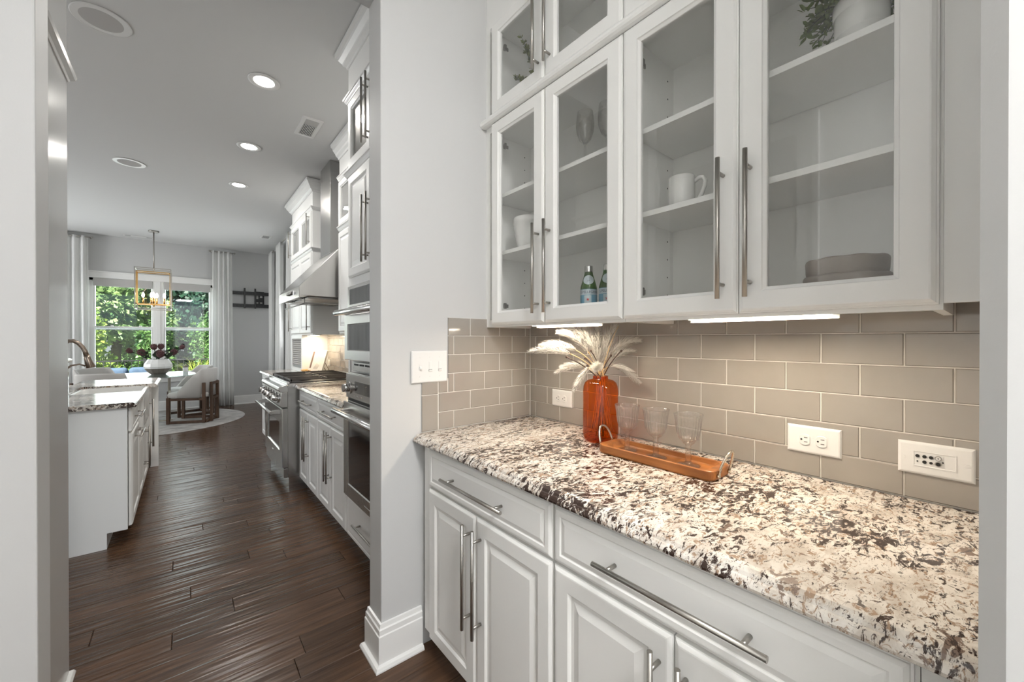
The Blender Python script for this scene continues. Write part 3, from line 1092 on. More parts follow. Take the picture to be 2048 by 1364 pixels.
def text_mesh(txt, size):
    """flat glyph outlines as (verts, faces) in the xy plane, centred on the origin."""
    cu = bpy.data.curves.new('lettering', 'FONT')
    cu.body = txt
    cu.size = size
    cu.align_x = 'CENTER'
    cu.align_y = 'CENTER'
    cu.resolution_u = 3
    ob = bpy.data.objects.new('lettering', cu)
    COL.objects.link(ob)
    dg = bpy.context.evaluated_depsgraph_get()
    me = ob.evaluated_get(dg).to_mesh()
    vs = [v.co.copy() for v in me.vertices]
    fs = [tuple(p.vertices) for p in me.polygons]
    ob.evaluated_get(dg).to_mesh_clear()
    bpy.data.objects.remove(ob)
    bpy.data.curves.remove(cu)
    return vs, fs


def wrap(c, r, a0, vs, fs, m, sx=1.0):
    """bend flat glyphs round a vertical cylinder of radius r at c, facing azimuth a0."""
    i = len(m.v)
    for v in vs:
        a = a0 + v.x * sx / r
        m.v.append(Vector((c[0] + r * math.cos(a), c[1] + r * math.sin(a), c[2] + v.y)))
    for f in fs:
        m.f.append(tuple(i + k for k in f)); m.sm.append(False)


def arc_band(m, c, r0, r1, z0, z1, a0, a1, n=24):
    for k in range(n):
        b0, b1 = a0 + (a1 - a0) * k / n, a0 + (a1 - a0) * (k + 1) / n
        m.quad((c[0] + r0 * math.cos(b0), c[1] + r0 * math.sin(b0), c[2] + z0), (c[0] + r0 * math.cos(b1), c[1] + r0 * math.sin(b1), c[2] + z0),
               (c[0] + r1 * math.cos(b1), c[1] + r1 * math.sin(b1), c[2] + z1), (c[0] + r1 * math.cos(b0), c[1] + r1 * math.sin(b0), c[2] + z1), smooth=True)


def bottle(x, y, label, turn):
    t = thing('water_bottle', label, 'bottle', (x, y, FLOOR_Z), group='green water bottles')
    c = (x, y, FLOOR_Z)
    R = 0.0315
    prof = [(0, 0), (0.026, 0), (R, .005), (R, .105), (.0312, .113), (.029, .122), (.0245, .137), (.0195, .153), (.0160, .166), (.0145, .176), (.0140, .188), (0, .188)]
    MB().lathe(prof, c, 32).build('glass_body', 'green', t)
    MB().lathe([(0.0148, .172), (.0168, .1725), (.0165, .176), (.0157, .180), (.0157, .1945), (.0145, .197), (0, .1975)], c, 28).build('cap', 'pale_gold' if False else 'steel_h', t)
    lb = MB()
    arc_band(lb, c, R + .0004, R + .0004, .016, .106, 0, 2 * PI, 40)
    lab = lb.build('label', 'label_blue', t)
    up = MB()
    arc_band(up, c, R + .0006, R + .0006, .084, .1045, 0, 2 * PI, 40)
    arc_band(up, c, R + .0006, R + .0006, .016, .020, 0, 2 * PI, 40)
    up.build('pale_band', 'label_pale', lab)
    a0 = turn
    m = MB()
    vs, fs = text_mesh('S.PELLEGRINO', 0.0135)
    for s in (0, 1):
        wrap((x, y, FLOOR_Z + .094), R + .0009, a0 + s * PI, vs, fs, m)
    m.build('lettering', 'navy', lab)
    # pale patch with a red star
    m = MB()
    arc_band(m, c, R + .0007, R + .0007, .050, .082, a0 - .75, a0 + .1, 10)
    m.build('pale_patch', 'label_pale', lab)
    m = MB()
    pts = []
    for k in range(10):
        rr = 0.0072 if k % 2 == 0 else 0.003
        a = PI / 2 + PI * k / 5
        pts.append((rr * math.cos(a), rr * math.sin(a)))
    vs = [Vector((0, 0, 0))] + [Vector((p, q, 0)) for p, q in pts]
    fs = [(0, 1 + k, 1 + (k + 1) % 10) for k in range(10)]
    wrap((x, y, FLOOR_Z + .066), R + .0012, a0 - .32, vs, fs, m)
    m.build('star', 'red', lab)
    # oval shoulder label
    m = MB()
    rad = lambda z: 0.029 + (0.0160 - 0.029) * (z - .122) / (.166 - .122)
    n = 24
    ctr = Vector((x + (rad(.141) + .0012) * math.cos(a0 - .25), y + (rad(.141) + .0012) * math.sin(a0 - .25), FLOOR_Z + .141))
    for inner, mm, dr in ((1.0, 'label_pale', .0008), (0.8, 'label_pale', .0013)):
        pass
    ring = []
    for k in range(n):
        a = 2 * PI * k / n
        z = .141 + .0185 * math.sin(a)
        da = .021 * math.cos(a) / rad(z)
        ring.append(Vector((x + (rad(z) + .0010) * math.cos(a0 - .25 + da), y + (rad(z) + .0010) * math.sin(a0 - .25 + da), FLOOR_Z + z)))
    mid = [ctr * .4 + p * .6 for p in ring]
    for k in range(n):
        k2 = (k + 1) % n
        cz = []
        for q in (k, k2):
            a = 2 * PI * q / n
            z = .141 + .0185 * .5 * math.sin(a)
            da = .021 * .5 * math.cos(a) / rad(z)
            cz.append(Vector((x + (rad(z) + .0012) * math.cos(a0 - .25 + da), y + (rad(z) + .0012) * math.sin(a0 - .25 + da), FLOOR_Z + z)))
        m.quad(ring[k], ring[k2], cz[1], cz[0], smooth=True)
        m.quad(cz[0], cz[1], ctr, smooth=True)
    sl = m.build('shoulder_label', 'label_pale', t)
    m = MB()
    vs, fs = text_mesh('S.P', 0.008)
    wrap((x, y, FLOOR_Z + .137), rad(.134) + .0022, a0 - .25, vs, fs, m)
    m.build('emblem', 'navy', sl)
    return t


bottle(1.205, 1.001, 'green water bottle with blue label, left one on the cabinet floor', PI * 1.29)
bottle(1.225, 0.928, 'green water bottle with blue label, right one half behind the door stile', PI * 1.29)

t = tag(MB().lathe([(0, 0), (.045, 0), (.052, .006), (.060, .035), (.068, .080), (.0715, .112), (.074, .114), (.074, .142), (.0715, .144), (.069, .142), (.066, .10), (.055, .03), (0, .012)],
                   (1.225, 1.366, 1.7085), 40).build('serving_bowl', 'ceramic'), 'tall white bowl with a rim band on the lower shelf in the left corner', 'bowl')


def mug(x, y, rz, label):
    t = thing('mug', label, 'mug', (x, y, 1.7085), group='white mugs on the shelf')
    MB().lathe([(0, 0), (.036, 0), (.039, .003), (.0395, .104), (.0385, .106), (.037, .104), (.036, .008), (0, .006)], (x, y, 1.7085), 36).build('body', 'ceramic', t)
    d = Vector((math.cos(rz), math.sin(rz), 0))
    c = Vector((x, y, 1.7085))
    pts = [c + d * a + Vector((0, 0, b)) for a, b in ((.037, .086), (.050, .096), (.062, .094), (.068, .082), (.066, .066), (.058, .044), (.048, .026), (.037, .018))]
    MB().tube(pts, .0048, 10, flat=1.4).build('handle', 'ceramic', t)
    return t


mug(1.225, 0.640, -PI / 2 + .25, 'white mug with its handle to the right on the lower shelf')
mug(1.265, 0.512, -PI / 2 + .6, 'white mug half hidden behind the door stile beside another mug')


def stone_bowl(z, r, label):
    prof = [(0, 0), (r * .80, 0), (r * .90, .006), (r * .985, .038), (r, .062), (r * .985, .0665), (r * .96, .064), (r * .9, .03), (r * .78, .014), (0, .012)]
    m = MB()
    m.lathe(prof, (1.235, 0.2335, z), 56)
    for k, v in enumerate(m.v):
        a = math.atan2(v.y - .2335, v.x - 1.235)
        v.z += 0.0009 * math.sin(9 * a) * (1 if v.z > z + .03 else 0)
    return tag(m.build('stoneware_bowl', 'stone'), label, 'bowl', 'stacked stoneware bowls')


stone_bowl(FLOOR_Z + .0005, 0.0840, 'rough taupe stoneware bowl at the bottom of the stack')
stone_bowl(FLOOR_Z + .0400, 0.0795, 'rough taupe stoneware bowl on top of the stack')


def leafs(m, pts, size, n=1, droop=0.0):
    """oval leaves, folded along the midrib, at pts [(pos, dir)]."""
    for p, d in pts:
        d = Vector(d).normalized()
        side = d.cross(Vector((random.uniform(-.4, .4), random.uniform(-.4, .4), 1))).normalized()
        s = size * random.uniform(.7, 1.25)
        nrm = side.cross(d)
        c = p + d * s - Vector((0, 0, droop * s))
        for q in (-1, 1):
            a = p + d * s * .28 + side * (q * s * .24) + nrm * s * .05
            b = p + d * s * .72 + side * (q * s * .23) + nrm * s * .05
            m.quad(p, a, b, c)


t = thing('potted_boxwood', 'small green boxwood plant in a white ringed pot on the upper shelf', 'plant', (1.245, 0.208, 1.9745))
cpot = (1.245, 0.208, 1.9745)
pot = MB().lathe([(0, 0), (.043, 0), (.046, .004), (.0495, .050), (.0485, .0515), (.0503, .053), (.0520, .098), (.0512, .0995), (.0535, .101), (.0545, .126), (.0535, .129), (.050, .127), (.047, .10), (0, .10)], cpot, 40).build('pot', 'ceramic', t)
stm, lf = MB(), MB()
for k in range(150):
    a = random.uniform(0, 2 * PI)
    el = random.uniform(-.45, 1.3)
    L = random.uniform(.045, .088)
    d = Vector((math.cos(a) * math.cos(el), math.sin(a) * math.cos(el), math.sin(el)))
    b = Vector(cpot) + Vector((d.x * .030, d.y * .030, .126))
    path = bez(b, b + Vector((d.x, d.y, .7)) * L * .5, b + d * L + Vector((0, 0, .008)), 6)
    if all(q.y > .084 and q.x < 1.38 for q in path):
        stm.tube(path, .0009, 5)
    for j in range(10):
        p = path[random.randrange(2, 6)] + Vector((random.uniform(-.006, .006), random.uniform(-.006, .006), random.uniform(-.006, .006)))
        if p.z < 2.066 or p.y < .085 or p.x > 1.375: continue
        leafs(lf, [(p, Vector((random.uniform(-1, 1), random.uniform(-1, 1), random.uniform(-.5, 1))) + d * .6)], .018)
stm.build('stems', 'stem', t)
stuff(lf.build('foliage', 'leaf', t, fix=False))

t = thing('leafy_sprig', 'pale green leafy sprig in a small pot inside the small upper left cabinet', 'plant', (1.225, 1.335, 2.3465))
cp = (1.225, 1.335, 2.3465)
MB().lathe([(0, 0), (.034, 0), (.038, .003), (.043, .075), (.0415, .077), (.037, .07), (0, .065)], cp, 32).build('pot', 'ceramic', t)
stm, lf = MB(), MB()
for k in range(34):
    tall = k < 5
    a = random.uniform(.2, 2.6) if not tall else random.uniform(.6, 2.2)
    L = random.uniform(.07, .13) if not tall else random.uniform(.20, .27)
    b = Vector(cp) + Vector((0, 0, .065))
    out = Vector((math.cos(a), math.sin(a), 0))
    end = b + out * L * (.75 if not tall else .22) + Vector((0, 0, L * (.7 if not tall else 1)))
    path = bez(b, b + Vector((0, 0, L * .6)), end, 9)
    stm.tube(path, .001, 5)
    for j in range(3, 9):
        for q in range(6 if not tall else 3):
            leafs(lf, [(path[j], Vector((random.uniform(-1, 1), random.uniform(-1, 1), random.uniform(0, 1))))], .0135 if not tall else .018)
stm.build('stems', 'stem', t)
stuff(lf.build('foliage', 'leaf_pale', t, fix=False))


def stemware(name, x, y, z, prof, label, group, flute=0, fl=0.0, fr=None, n=48, mtl='clear'):
    t = tag(MB().lathe(prof, (x, y, z), n, flute=flute, fl=fl, frange=fr).build(name, mtl), label, 'glass', group)
    return t


WG = [(0, 0), (.033, 0), (.034, .002), (.012, .007), (.0045, .016), (.0038, .06), (.0042, .112), (.010, .120), (.024, .135), (.034, .165), (.0365, .195), (.034, .222), (.0315, .245),
      (.0307, .245), (.033, .222), (.0355, .195), (.033, .166), (.023, .137), (.009, .123), (0, .121)]
stemware('wine_glass', 1.255, 1.062, 1.9725, WG, 'clear wine glass on the top shelf above the green bottles, left one', 'wine glasses on the top shelf', mtl='pressed')
stemware('wine_glass', 1.275, 0.968, 1.9725, WG, 'clear wine glass on the top shelf above the green bottles, beside the stile', 'wine glasses on the top shelf', mtl='pressed')

# ================================================================== ON THE WORKTOP
CT = 0.9055
VC = Vector((1.263, 0.990, CT))
prof = [(0, 0), (.050, 0), (.060, .004), (.0655, .014), (.0675, .030), (.0675, .195), (.0655, .212), (.060, .226), (.050, .2345), (.036, .2385), (.030, .240), (.0285, .246), (.030, .250), (.027, .252), (.0255, .246), (.0265, .240)]
vase = thing('amber_vase', 'tall amber orange glass bottle vase holding feathery dried stems', 'vase', VC)
MB().lathe(prof, VC, 56).build('glass_body', 'vase', vase)
MB().lathe([(0, .006), (.055, .008), (.0635, .03), (.0635, .046), (0, .0465)], VC, 40).build('water', 'water', vase)


def plume_stem(tip, lab, plume=0.135, width=0.024, sag=0.25, n=520, root=None):
    """dried stem: straw from inside the vase to a bottle-brush plume that ends at tip."""
    tip = Vector(tip)
    neck = VC + Vector((random.uniform(-.012, .012), random.uniform(-.012, .012), .246))
    foot = VC + Vector((-(tip.x - VC.x) * .18 + random.uniform(-.01, .01), -(tip.y - VC.y) * .18 + random.uniform(-.01, .01), random.uniform(.02, .05)))
    v = tip - neck
    ctrl = neck + Vector((v.x * .35, v.y * .35, max(v.z, .02) * .75 + v.length * sag))
    path = bez(neck, ctrl, tip, 26)
    t = thing('feathery_stem', lab, 'dried stem', neck, group='cream feathery stems in the amber vase')
    MB().tube(bez(foot, (foot + neck) / 2 + Vector((.006, -.006, 0)), neck, 6)[:-1] + path[:20], .0013, 6).build('stalk', 'straw', t)
    cum = [0]
    for a, b in zip(path, path[1:]):
        cum.append(cum[-1] + (b - a).length)
    tot = cum[-1]
    pl = min(plume, tot * .82)
    m = MB()
    for k in range(n):
        u = random.random()
        s_ = tot - pl + pl * u * .97
        j = max(i for i in range(len(cum) - 1) if cum[i] <= s_)
        f = (s_ - cum[j]) / max(1e-6, cum[j + 1] - cum[j])
        p = path[j].lerp(path[j + 1], f)
        d = (path[j + 1] - path[j]).normalized()
        wv = math.sin(PI * min(1, (u * .93 + .05)) ** .8) ** .75
        L = width * 1.5 * (.30 + wv * .85) * random.choice((.45, .7, .95, 1.1, 1.2))
        sd = d.cross(Vector((0.3, 0.2, 1))).normalized()
        up = sd.cross(d).normalized()
        a = random.uniform(0, 2 * PI)
        out = sd * math.cos(a) + up * math.sin(a) * .75
        e = p + out * L * .66 + d * L * .85
        w = d.cross(out).normalized() * .0008
        mid = p + out * L * .42 + d * L * .3
        m.quad(p - w, p + w, mid + w, mid - w)
        m.quad(mid - w, mid + w, e)
    stuff(m.build('plume', 'plume', t, fix=False))
    return t


STEMS = [((1.042, 1.172, 1.252), 'cream feathery stem reaching farthest left, past the tile corner', .17, .019, .20),
         ((1.085, 1.150, 1.275), 'cream feathery stem just above the one reaching farthest left', .15, .022, .22),
         ((1.154, 1.120, 1.331), 'cream feathery stem pointing to the upper left tile row', .15, .022, .15),
         ((1.195, 1.100, 1.350), 'cream feathery stem touching the left light strip', .15, .026, .12),
         ((1.222, 1.050, 1.350), 'cream feathery stem rising in front of the left light strip', .15, .026, .10),
         ((1.268, 1.010, 1.350), 'cream feathery stem standing upright behind the others', .14, .024, .06),
         ((1.240, 0.995, 1.290), 'wide grey-white feathery stem standing upright in the middle', .12, .026, .05),
         ((1.320, 0.975, 1.318), 'narrow white feathery stem right of the upright ones', .13, .014, .08),
         ((1.322, 0.960, 1.352), 'cream feathery stem leaning right up to the cabinet underside', .15, .026, .12),
         ((1.372, 0.880, 1.296), 'cream feathery stem reaching farthest right, ending in a white tuft', .15, .023, .20),
         ((1.360, 0.895, 1.255), 'cream feathery stem second lowest on the right side', .14, .017, .22),
         ((1.350, 0.870, 1.132), 'cream feathery stem drooping low to the right', .14, .019, .52),
         ((1.163, 1.115, 1.190), 'cream feathery stem low on the left behind the dark twigs', .12, .015, .28),
         ((1.097, 1.078, 1.172), 'cream feathery stem drooping left above the wall outlet', .13, .016, .35),
         ((1.112, 0.995, 1.110), 'cream feathery stem hanging down left in front of the vase shoulder', .12, .017, .60),
         ((1.150, 0.925, 1.190), 'cream feathery stem pointing straight at the viewer as a round tuft', .09, .021, .30)]
for s_ in STEMS:
    plume_stem(s_[0], s_[1], s_[2], s_[3], s_[4])


def twig(tip, lab, r=.0019, bud=True):
    tip = Vector(tip)
    neck = VC + Vector((random.uniform(-.010, .010), random.uniform(-.010, .010), .246))
    foot = VC + Vector((-(tip.x - VC.x) * .22, -(tip.y - VC.y) * .22, .012))
    t = thing('dark_twig', lab, 'twig', neck, group='thin twigs in the amber vase')
    v = tip - neck
    MB().tube(bez(foot, (foot + neck) / 2 + Vector((.012, .004, 0)), neck, 6)[:-1] + bez(neck, neck + Vector((v.x * .4, v.y * .4, v.z * .62)), tip, 9), r, 7).build('stalk', 'twig' if bud else 'straw', t)
    if bud:
        MB().blob(tip, .0040, .0040, .0050, 10, 8).build('bud', 'twig', t)
    return t


twig((1.116, 1.034, 1.234), 'dark twig with a bud, leaning farthest left from the vase')
twig((1.185, 0.991, 1.201), 'shortest dark twig with a bud, just left of the round tuft')
twig((1.211, 0.995, 1.256), 'dark twig with a bud standing almost upright left of the middle')
twig((1.193, 1.010, 1.228), 'dark twig with a bud between the shortest and the upright one')
twig((1.271, 0.946, 1.238), 'dark twig with a bud, inner one of two on the right')
twig((1.284, 0.909, 1.256), 'dark twig with a bud, leaning farthest right from the vase')
twig((1.290, 0.925, 1.353), 'long thin straw without a bud rising right to the cabinet underside', .0009, False)

# wooden tray with two ring handles
TC = Vector((1.1805, 0.6935, CT))
tray = thing('wooden_tray', 'long narrow acacia tray with two metal loop handles on the granite', 'tray', TC)


def rrect(cx, cy, hx, hy, r, z, n=6):
    out = []
    for sx, sy, a0 in ((1, 1, 0), (-1, 1, PI / 2), (-1, -1, PI), (1, -1, 1.5 * PI)):
        for k in range(n + 1):
            a = a0 + PI / 2 * k / n
            out.append(Vector((cx + sx * (hx - r) + r * math.cos(a), cy + sy * (hy - r) + r * math.sin(a), z)))
    return out


def loft(m, secs, smooth=False, cap0=True, cap1=True):
    n = len(secs[0])
    i = len(m.v)
    for s_ in secs:
        m.v += s_
    for a in range(len(secs) - 1):
        for k in range(n):
            k2 = (k + 1) % n
            m.f.append((i + a * n + k, i + a * n + k2, i + (a + 1) * n + k2, i + (a + 1) * n + k)); m.sm.append(smooth)
    if cap0:
        m.f.append(tuple(i + k for k in range(n))[::-1]); m.sm.append(False)
    if cap1:
        m.f.append(tuple(i + (len(secs) - 1) * n + k for k in range(n))); m.sm.append(False)
    return m


z = CT
HX, HY = .0625, .1985
tb = loft(MB(), [rrect(TC.x, TC.y, HX - .004, HY - .004, .022, z), rrect(TC.x, TC.y, HX, HY, .026, z + .006), rrect(TC.x, TC.y, HX, HY, .026, z + .028), rrect(TC.x, TC.y, HX - .002, HY - .002, .025, z + .030),
                 rrect(TC.x, TC.y, HX - .010, HY - .022, .024, z + .029), rrect(TC.x, TC.y, HX - .014, HY - .034, .020, z + .017), rrect(TC.x, TC.y, HX - .018, HY - .042, .018, z + .0125)], smooth=False)
tb.build('board', 'acacia', tray)
for s in (-1, 1):
    h = MB()
    yb = TC.y + s * HY
    pts = []
    for k in range(15):
        a = PI * k / 14
        pts.append((TC.x + .034 * math.cos(a), yb + s * (.004 + .020 * math.sin(a)), z + .016 + .066 * math.sin(a) ** .8))
    h.tube(pts, .0033, 9, flat=1.25)
    for sx in (-1, 1):
        h.tube([(TC.x + sx * .034, yb + s * .0, z + .014), (TC.x + sx * .034, yb + s * .0075, z + .014)], .0052, 12)
    h.build('handle', 'pale_gold', tray)

GOB = [(0, 0), (.0335, 0), (.0345, .0015), (.030, .0035), (.012, .0065), (.0085, .012), (.0095, .020), (.0078, .026), (.0090, .034), (.0075, .040), (.0088, .050), (.0075, .056), (.0105, .061),
       (.020, .068), (.0295, .080), (.0345, .096), (.0365, .112), (.0380, .130), (.0415, .1475), (.0430, .150), (.0418, .151), (.0400, .1475), (.0365, .130), (.0350, .112), (.0330, .097), (.0280, .082), (.018, .071), (.0, .0665)]
for y, lab in ((0.811, 'clear ribbed goblet on the tray nearest the amber vase'), (0.703, 'clear ribbed goblet in the middle of the tray'), (0.595, 'clear ribbed goblet on the tray nearest the right handle')):
    stemware('goblet', 1.181, y, CT + .0130, [(r, z * 1.04) for r, z in GOB], lab, 'ribbed goblets on the tray', flute=22, fl=.05, fr=(.066, .142), n=132, mtl='pressed')

# ================================================================== KITCHEN, RIGHT RUN
XK = 0.773
XW = 1.3985
# tall oven cabinet: body with an opening column, drawer, upper doors
oc = thing('oven_cabinet', 'tall white cabinet behind the pillar holding two built-in ovens', 'cabinet', (1.09, 2.12, 0))
y0, y1 = 1.720, 2.567
MB().box(XK + .021, XW, y0, y1, 0.095, ZC - .002).build('body', 'cab', oc)
MB().box(XK + .075, XW, y0, y1, 0.0005, 0.0945).build('toe_kick', 'cab', oc)
dd = slab_front(frame_negx(XK + .0205, y1 - .012, .100), y1 - y0 - .024, .275 - .0, oc)
bar_pull(dd, (XK - .035, 2.34, .238), (XK - .035, 1.94, .238), (-1, 0, 0))
MB().rings(frame_negx(XK + .0205, y1 - .012, .382), y1 - y0 - .024, 1.235, [(0, 0), (0, .006), (.03, .006), (.03, 0)], loop=True).build('oven_surround', 'cab', oc)
ym = (y0 + y1) / 2
for (a, b, hy) in ((y1 - .045, ym + .0015, ym + .033), (ym - .0015, y0 + .045, ym - .033)):
    d = raised_door(frame_negx(XK + .0205, a, 1.675), a - b, 2.288 - 1.675, oc)
    bar_pull(d, (XK - .035, hy, 1.72), (XK - .035, hy, 2.08), (-1, 0, 0))
    d = glass_door(frame_negx(XK + .0205, a, 2.330), a - b, .412, oc)
    bar_pull(d, (XK - .035, hy, 2.36), (XK - .035, hy, 2.71), (-1, 0, 0))
    MB().box(XK + .0185, XK + .0207, b + .05, a - .05, 2.39, 2.69).build('dim_inside_sheet', 'dark_steel', d)  # dark sheet paints the shaded inside behind the glass


def crown(parent, x, y0, y1, z, name='crown_moulding', size=1.0, ends=(1, 1), xw=XW):
    """crown moulding along y on a front at x, with returns to the wall at the ends."""
    P = [(0, 0), (.008, .0), (.012, .012), (.026, .022), (.030, .034), (.048, .058), (.052, .072), (.064, .078), (.066, .098)]
    P = [(p * size, q * size) for p, q in P]
    m = MB()
    secs = []
    path = []
    if ends[1]: path.append((xw, y1, 0, 1))
    path.append((x, y1, -1, 1 if ends[1] else 0))
    path.append((x, y0, -1, -1 if ends[0] else 0))
    if ends[0]: path.append((xw, y0, 0, -1))
    for (px, py, nx, ny) in path:
        secs.append([Vector((px + nx * o, py + ny * o, z + q)) for o, q in P] + [Vector((px, py, z + P[-1][1]))])
    loft(m, secs)
    return m.build(name, 'trim', parent)


def rail_mould(parent, x, y0, y1, z, xw=XW, ends=(1, 1)):
    return crown(parent, x, y0, y1, z, 'rail_moulding', .42, ends, xw)


crown(oc, XK + .021, y0, y1, ZC - .103, ends=(0, 1))
rail_mould(oc, XK + .021, y0, y1, 2.291, ends=(0, 1))
rail_mould(oc, XK + .021, y0, y1, 2.748, ends=(0, 1))

# built-in speed oven (upper)
ya, yb = 2.455, 1.765
so = thing('speed_oven', 'upper stainless built-in oven with a thick bar handle and dark window', 'oven', (0.75, 2.11, 1.18))
x = 0.752
MB().box(x, XK + .020, yb, ya, 1.178, 1.612).build('body', 'steel', so, bevel=.003)
p = MB().box(x - .004, x, yb + .02, ya - .02, 1.488, 1.600).build('control_panel', 'steel', so, bevel=.002)
MB().box(x - .006, x - .0042, yb + .16, ya - .055, 1.502, 1.590).build('display', 'oven_glass', p)
MB().box(x - .002, x, yb + .02, ya - .06, 1.462, 1.478).build('vent_slot', 'hole', so)
d = MB().rings(frame_negx(x, ya - .005, 1.182), ya - yb - .01, .262, [(0, 0), (0, .016), (.004, .020), (.055, .020), (.060, .015), (.060, 0)], loop=True).build('door', 'steel', so)
MB().box(x - .016, x - .002, yb + .06, ya - .06, 1.236, 1.392).build('window', 'oven_glass', d)
h = MB().tube([(x - .062, ya + .02, 1.455), (x - .062, yb - .005, 1.455)], .0165, 20)
for yy in (ya - .035, yb + .06):
    h.box(x - .066, x + .002, yy - .014, yy + .014, 1.443, 1.466)
h.build('handle', 'steel_h', so, bevel=.002)
# vent gap between the ovens
vs_ = thing('oven_vent_strip', 'dark slotted vent strip between the upper and lower ovens', 'vent', (.77, 2.11, 1.12))
MB().box(XK - .006, XK + .0205, yb, ya - .04, 1.118, 1.170).build('strip', 'steel', vs_, bevel=.002)
m = MB()
for k in range(6):
    m.box(XK - .0075, XK - .0058, ya - .075 - k * .09, ya - .145 - k * .09, 1.150, 1.160)
m.build('slots', 'hole', vs_)
# wall oven (lower)
wo_ = thing('wall_oven', 'lower stainless wall oven with control knob and large dark window', 'oven', (0.75, 2.11, .385))
MB().box(x, XK + .020, yb, ya, .388, 1.108).build('body', 'steel', wo_, bevel=.003)
p = MB().box(x - .010, x, yb + .002, ya - .002, .962, 1.104).build('control_panel', 'steel', wo_, bevel=.003)
MB().box(x - .0115, x - .0098, yb + .18, ya - .16, 1.000, 1.065).build('display', 'oven_glass', p)
k_ = MB().tube([(x - .010, ya - .070, 1.022), (x - .016, ya - .070, 1.022)], .036, 28).build('knob_bezel', 'steel_h', p)
MB().tube([(x - .016, ya - .070, 1.022), (x - .050, ya - .070, 1.022)], [.024, .0225], 24).build('knob', 'steel_h', k_)
for i in range(6):
    MB().tube([(x - .0098, ya - .165 - i * .022, .982), (x - .0125, ya - .165 - i * .022, .982)], .0055, 12).build('button', 'steel_h', p)
MB().box(x - .004, x - .0005, yb + .01, ya - .03, .944, .958).build('vent_slot', 'hole', wo_)
d = MB().rings(frame_negx(x, ya - .004, .394), ya - yb - .008, .546, [(0, 0), (0, .022), (.004, .026), (.075, .026), (.080, .020), (.080, 0)], loop=True).build('door', 'steel', wo_)
MB().box(x - .021, x - .002, yb + .08, ya - .08, .470, .862).build('window', 'oven_glass', d)
MB().box(x - .028, x - .0255, yb + .22, yb + .34, .424, .430).build('badge', 'steel_h', d)
h = MB().tube([(x - .075, ya + .022, .885), (x - .075, yb - .005, .885)], .0165, 20)
for yy in (ya - .035, yb + .06):
    h.box(x - .079, x - .02, yy - .014, yy + .014, .873, .897)
h.build('handle', 'steel_h', wo_, bevel=.002)

# base cabinets between the oven cabinet and the range
Z_ = dict(x_front=XK, x_wall=XW)
base_cabinet('base_cabinet', 'white kitchen base cabinet next to the wall oven, drawer over two raised-panel doors', 2.570, 3.243,
             [(3.238, 2.9085), (2.9055, 2.576)], (3.238, 2.576), (3.09, 2.74), [(2.938, .325, .675), (2.876, .325, .675)], **Z_)
base_cabinet('base_cabinet', 'white kitchen base cabinet right beside the range side panel', 3.2445, 3.915,
             [(3.855, 3.5535), (3.5505, 3.25)], (3.855, 3.25), (3.72, 3.39), [(3.583, .325, .675), (3.521, .325, .675)], **Z_)


def slab_edge(x):
    return [(XW - .008, .873), (XW - .008, .905), (x + .030, .905), (x + .018, .9035), (x + .010, .899), (x + .004, .892), (x, .8815), (x + .002, .876), (x + .006, .873)]


tag(MB().prism(slab_edge(XK - .024), 2.569, 3.916, 'y').build('kitchen_worktop', 'granite'), 'granite worktop between the wall oven and the range', 'worktop')
tag(MB().prism(slab_edge(XK - .024), 4.864, 6.02, 'y').build('kitchen_worktop', 'granite'), 'granite worktop beyond the range under the far cabinet', 'worktop')
base_cabinet('base_cabinet', 'white kitchen base cabinet beyond the range at the far end', 4.866, 6.0,
             [(5.99, 5.4355), (5.4325, 4.876)], (5.99, 4.876), (5.62, 5.25), [(5.466, .325, .675), (5.404, .325, .675)], **Z_)

# backsplash of the kitchen: tiles as parts of a grout bed
gk = MB().box(XW - .004, XW + .0015, 2.57, 5.33, .9055, 1.352).box(XW - .004, XW + .0015, 3.90, 4.86, 1.352, 1.66)
gk = structure(gk.build('trim_3', 'grout'))
for r in range(6):
    z0, z1 = LINES[r], min(LINES[r + 1], 1.351)
    for a, b in spans(3.30, 5.328, (2.60 if r % 2 else 2.685), .1695):
        tile_x(gk, a, b, z0 + (.002 if r == 0 else 0), z1, XW - .0002)
outlet('wall_outlet', 'small white outlet plate on the kitchen tiles behind the cookbook stand', ((XW - .0085, 5.285, .975), (0, -1, 0), (0, 0, 1), (-1, 0, 0)), .079, .127 * .62)

# range
rg = thing('gas_range', 'stainless steel gas range standing proud of the kitchen cabinets', 'range', (1.03, 4.39, 0))
y0, y1 = 3.922, 4.860
MB().box(.697, XW - .01, y0, y1, .098, .915).build('body', 'steel', rg, bevel=.003)
MB().box(.705, XW - .01, y0 + .004, y1 - .004, .0005, .0975).build('plinth', 'steel_h', rg)
MB().box(.665, .697, y0, y1, .098, .178).build('kick_panel', 'steel', rg, bevel=.003)
d = MB().rings(frame_negx(.697, y1 - .004, .186), y1 - y0 - .008, .512, [(0, 0), (0, .036), (.006, .044), (.13, .044), (.135, .036), (.135, 0)], loop=True).build('oven_door', 'steel', rg)
MB().box(.664, .690, y0 + .13, y1 - .13, .30, .585).build('window', 'oven_glass', d)
MB().box(.6505, .6535, 4.36, 4.42, .232, .262).build('badge', 'steel_h', d, bevel=.001)
h = MB().tube([(.575, y0 + .035, .668), (.575, y1 - .035, .668)], .0155, 18)
for yy in (y0 + .06, y1 - .06):
    h.prism([(.566, .655), (.655, .650), (.655, .690), (.566, .681)], yy - .012, yy + .012, 'y')
h.build('handle', 'steel_h', d, bevel=.002)
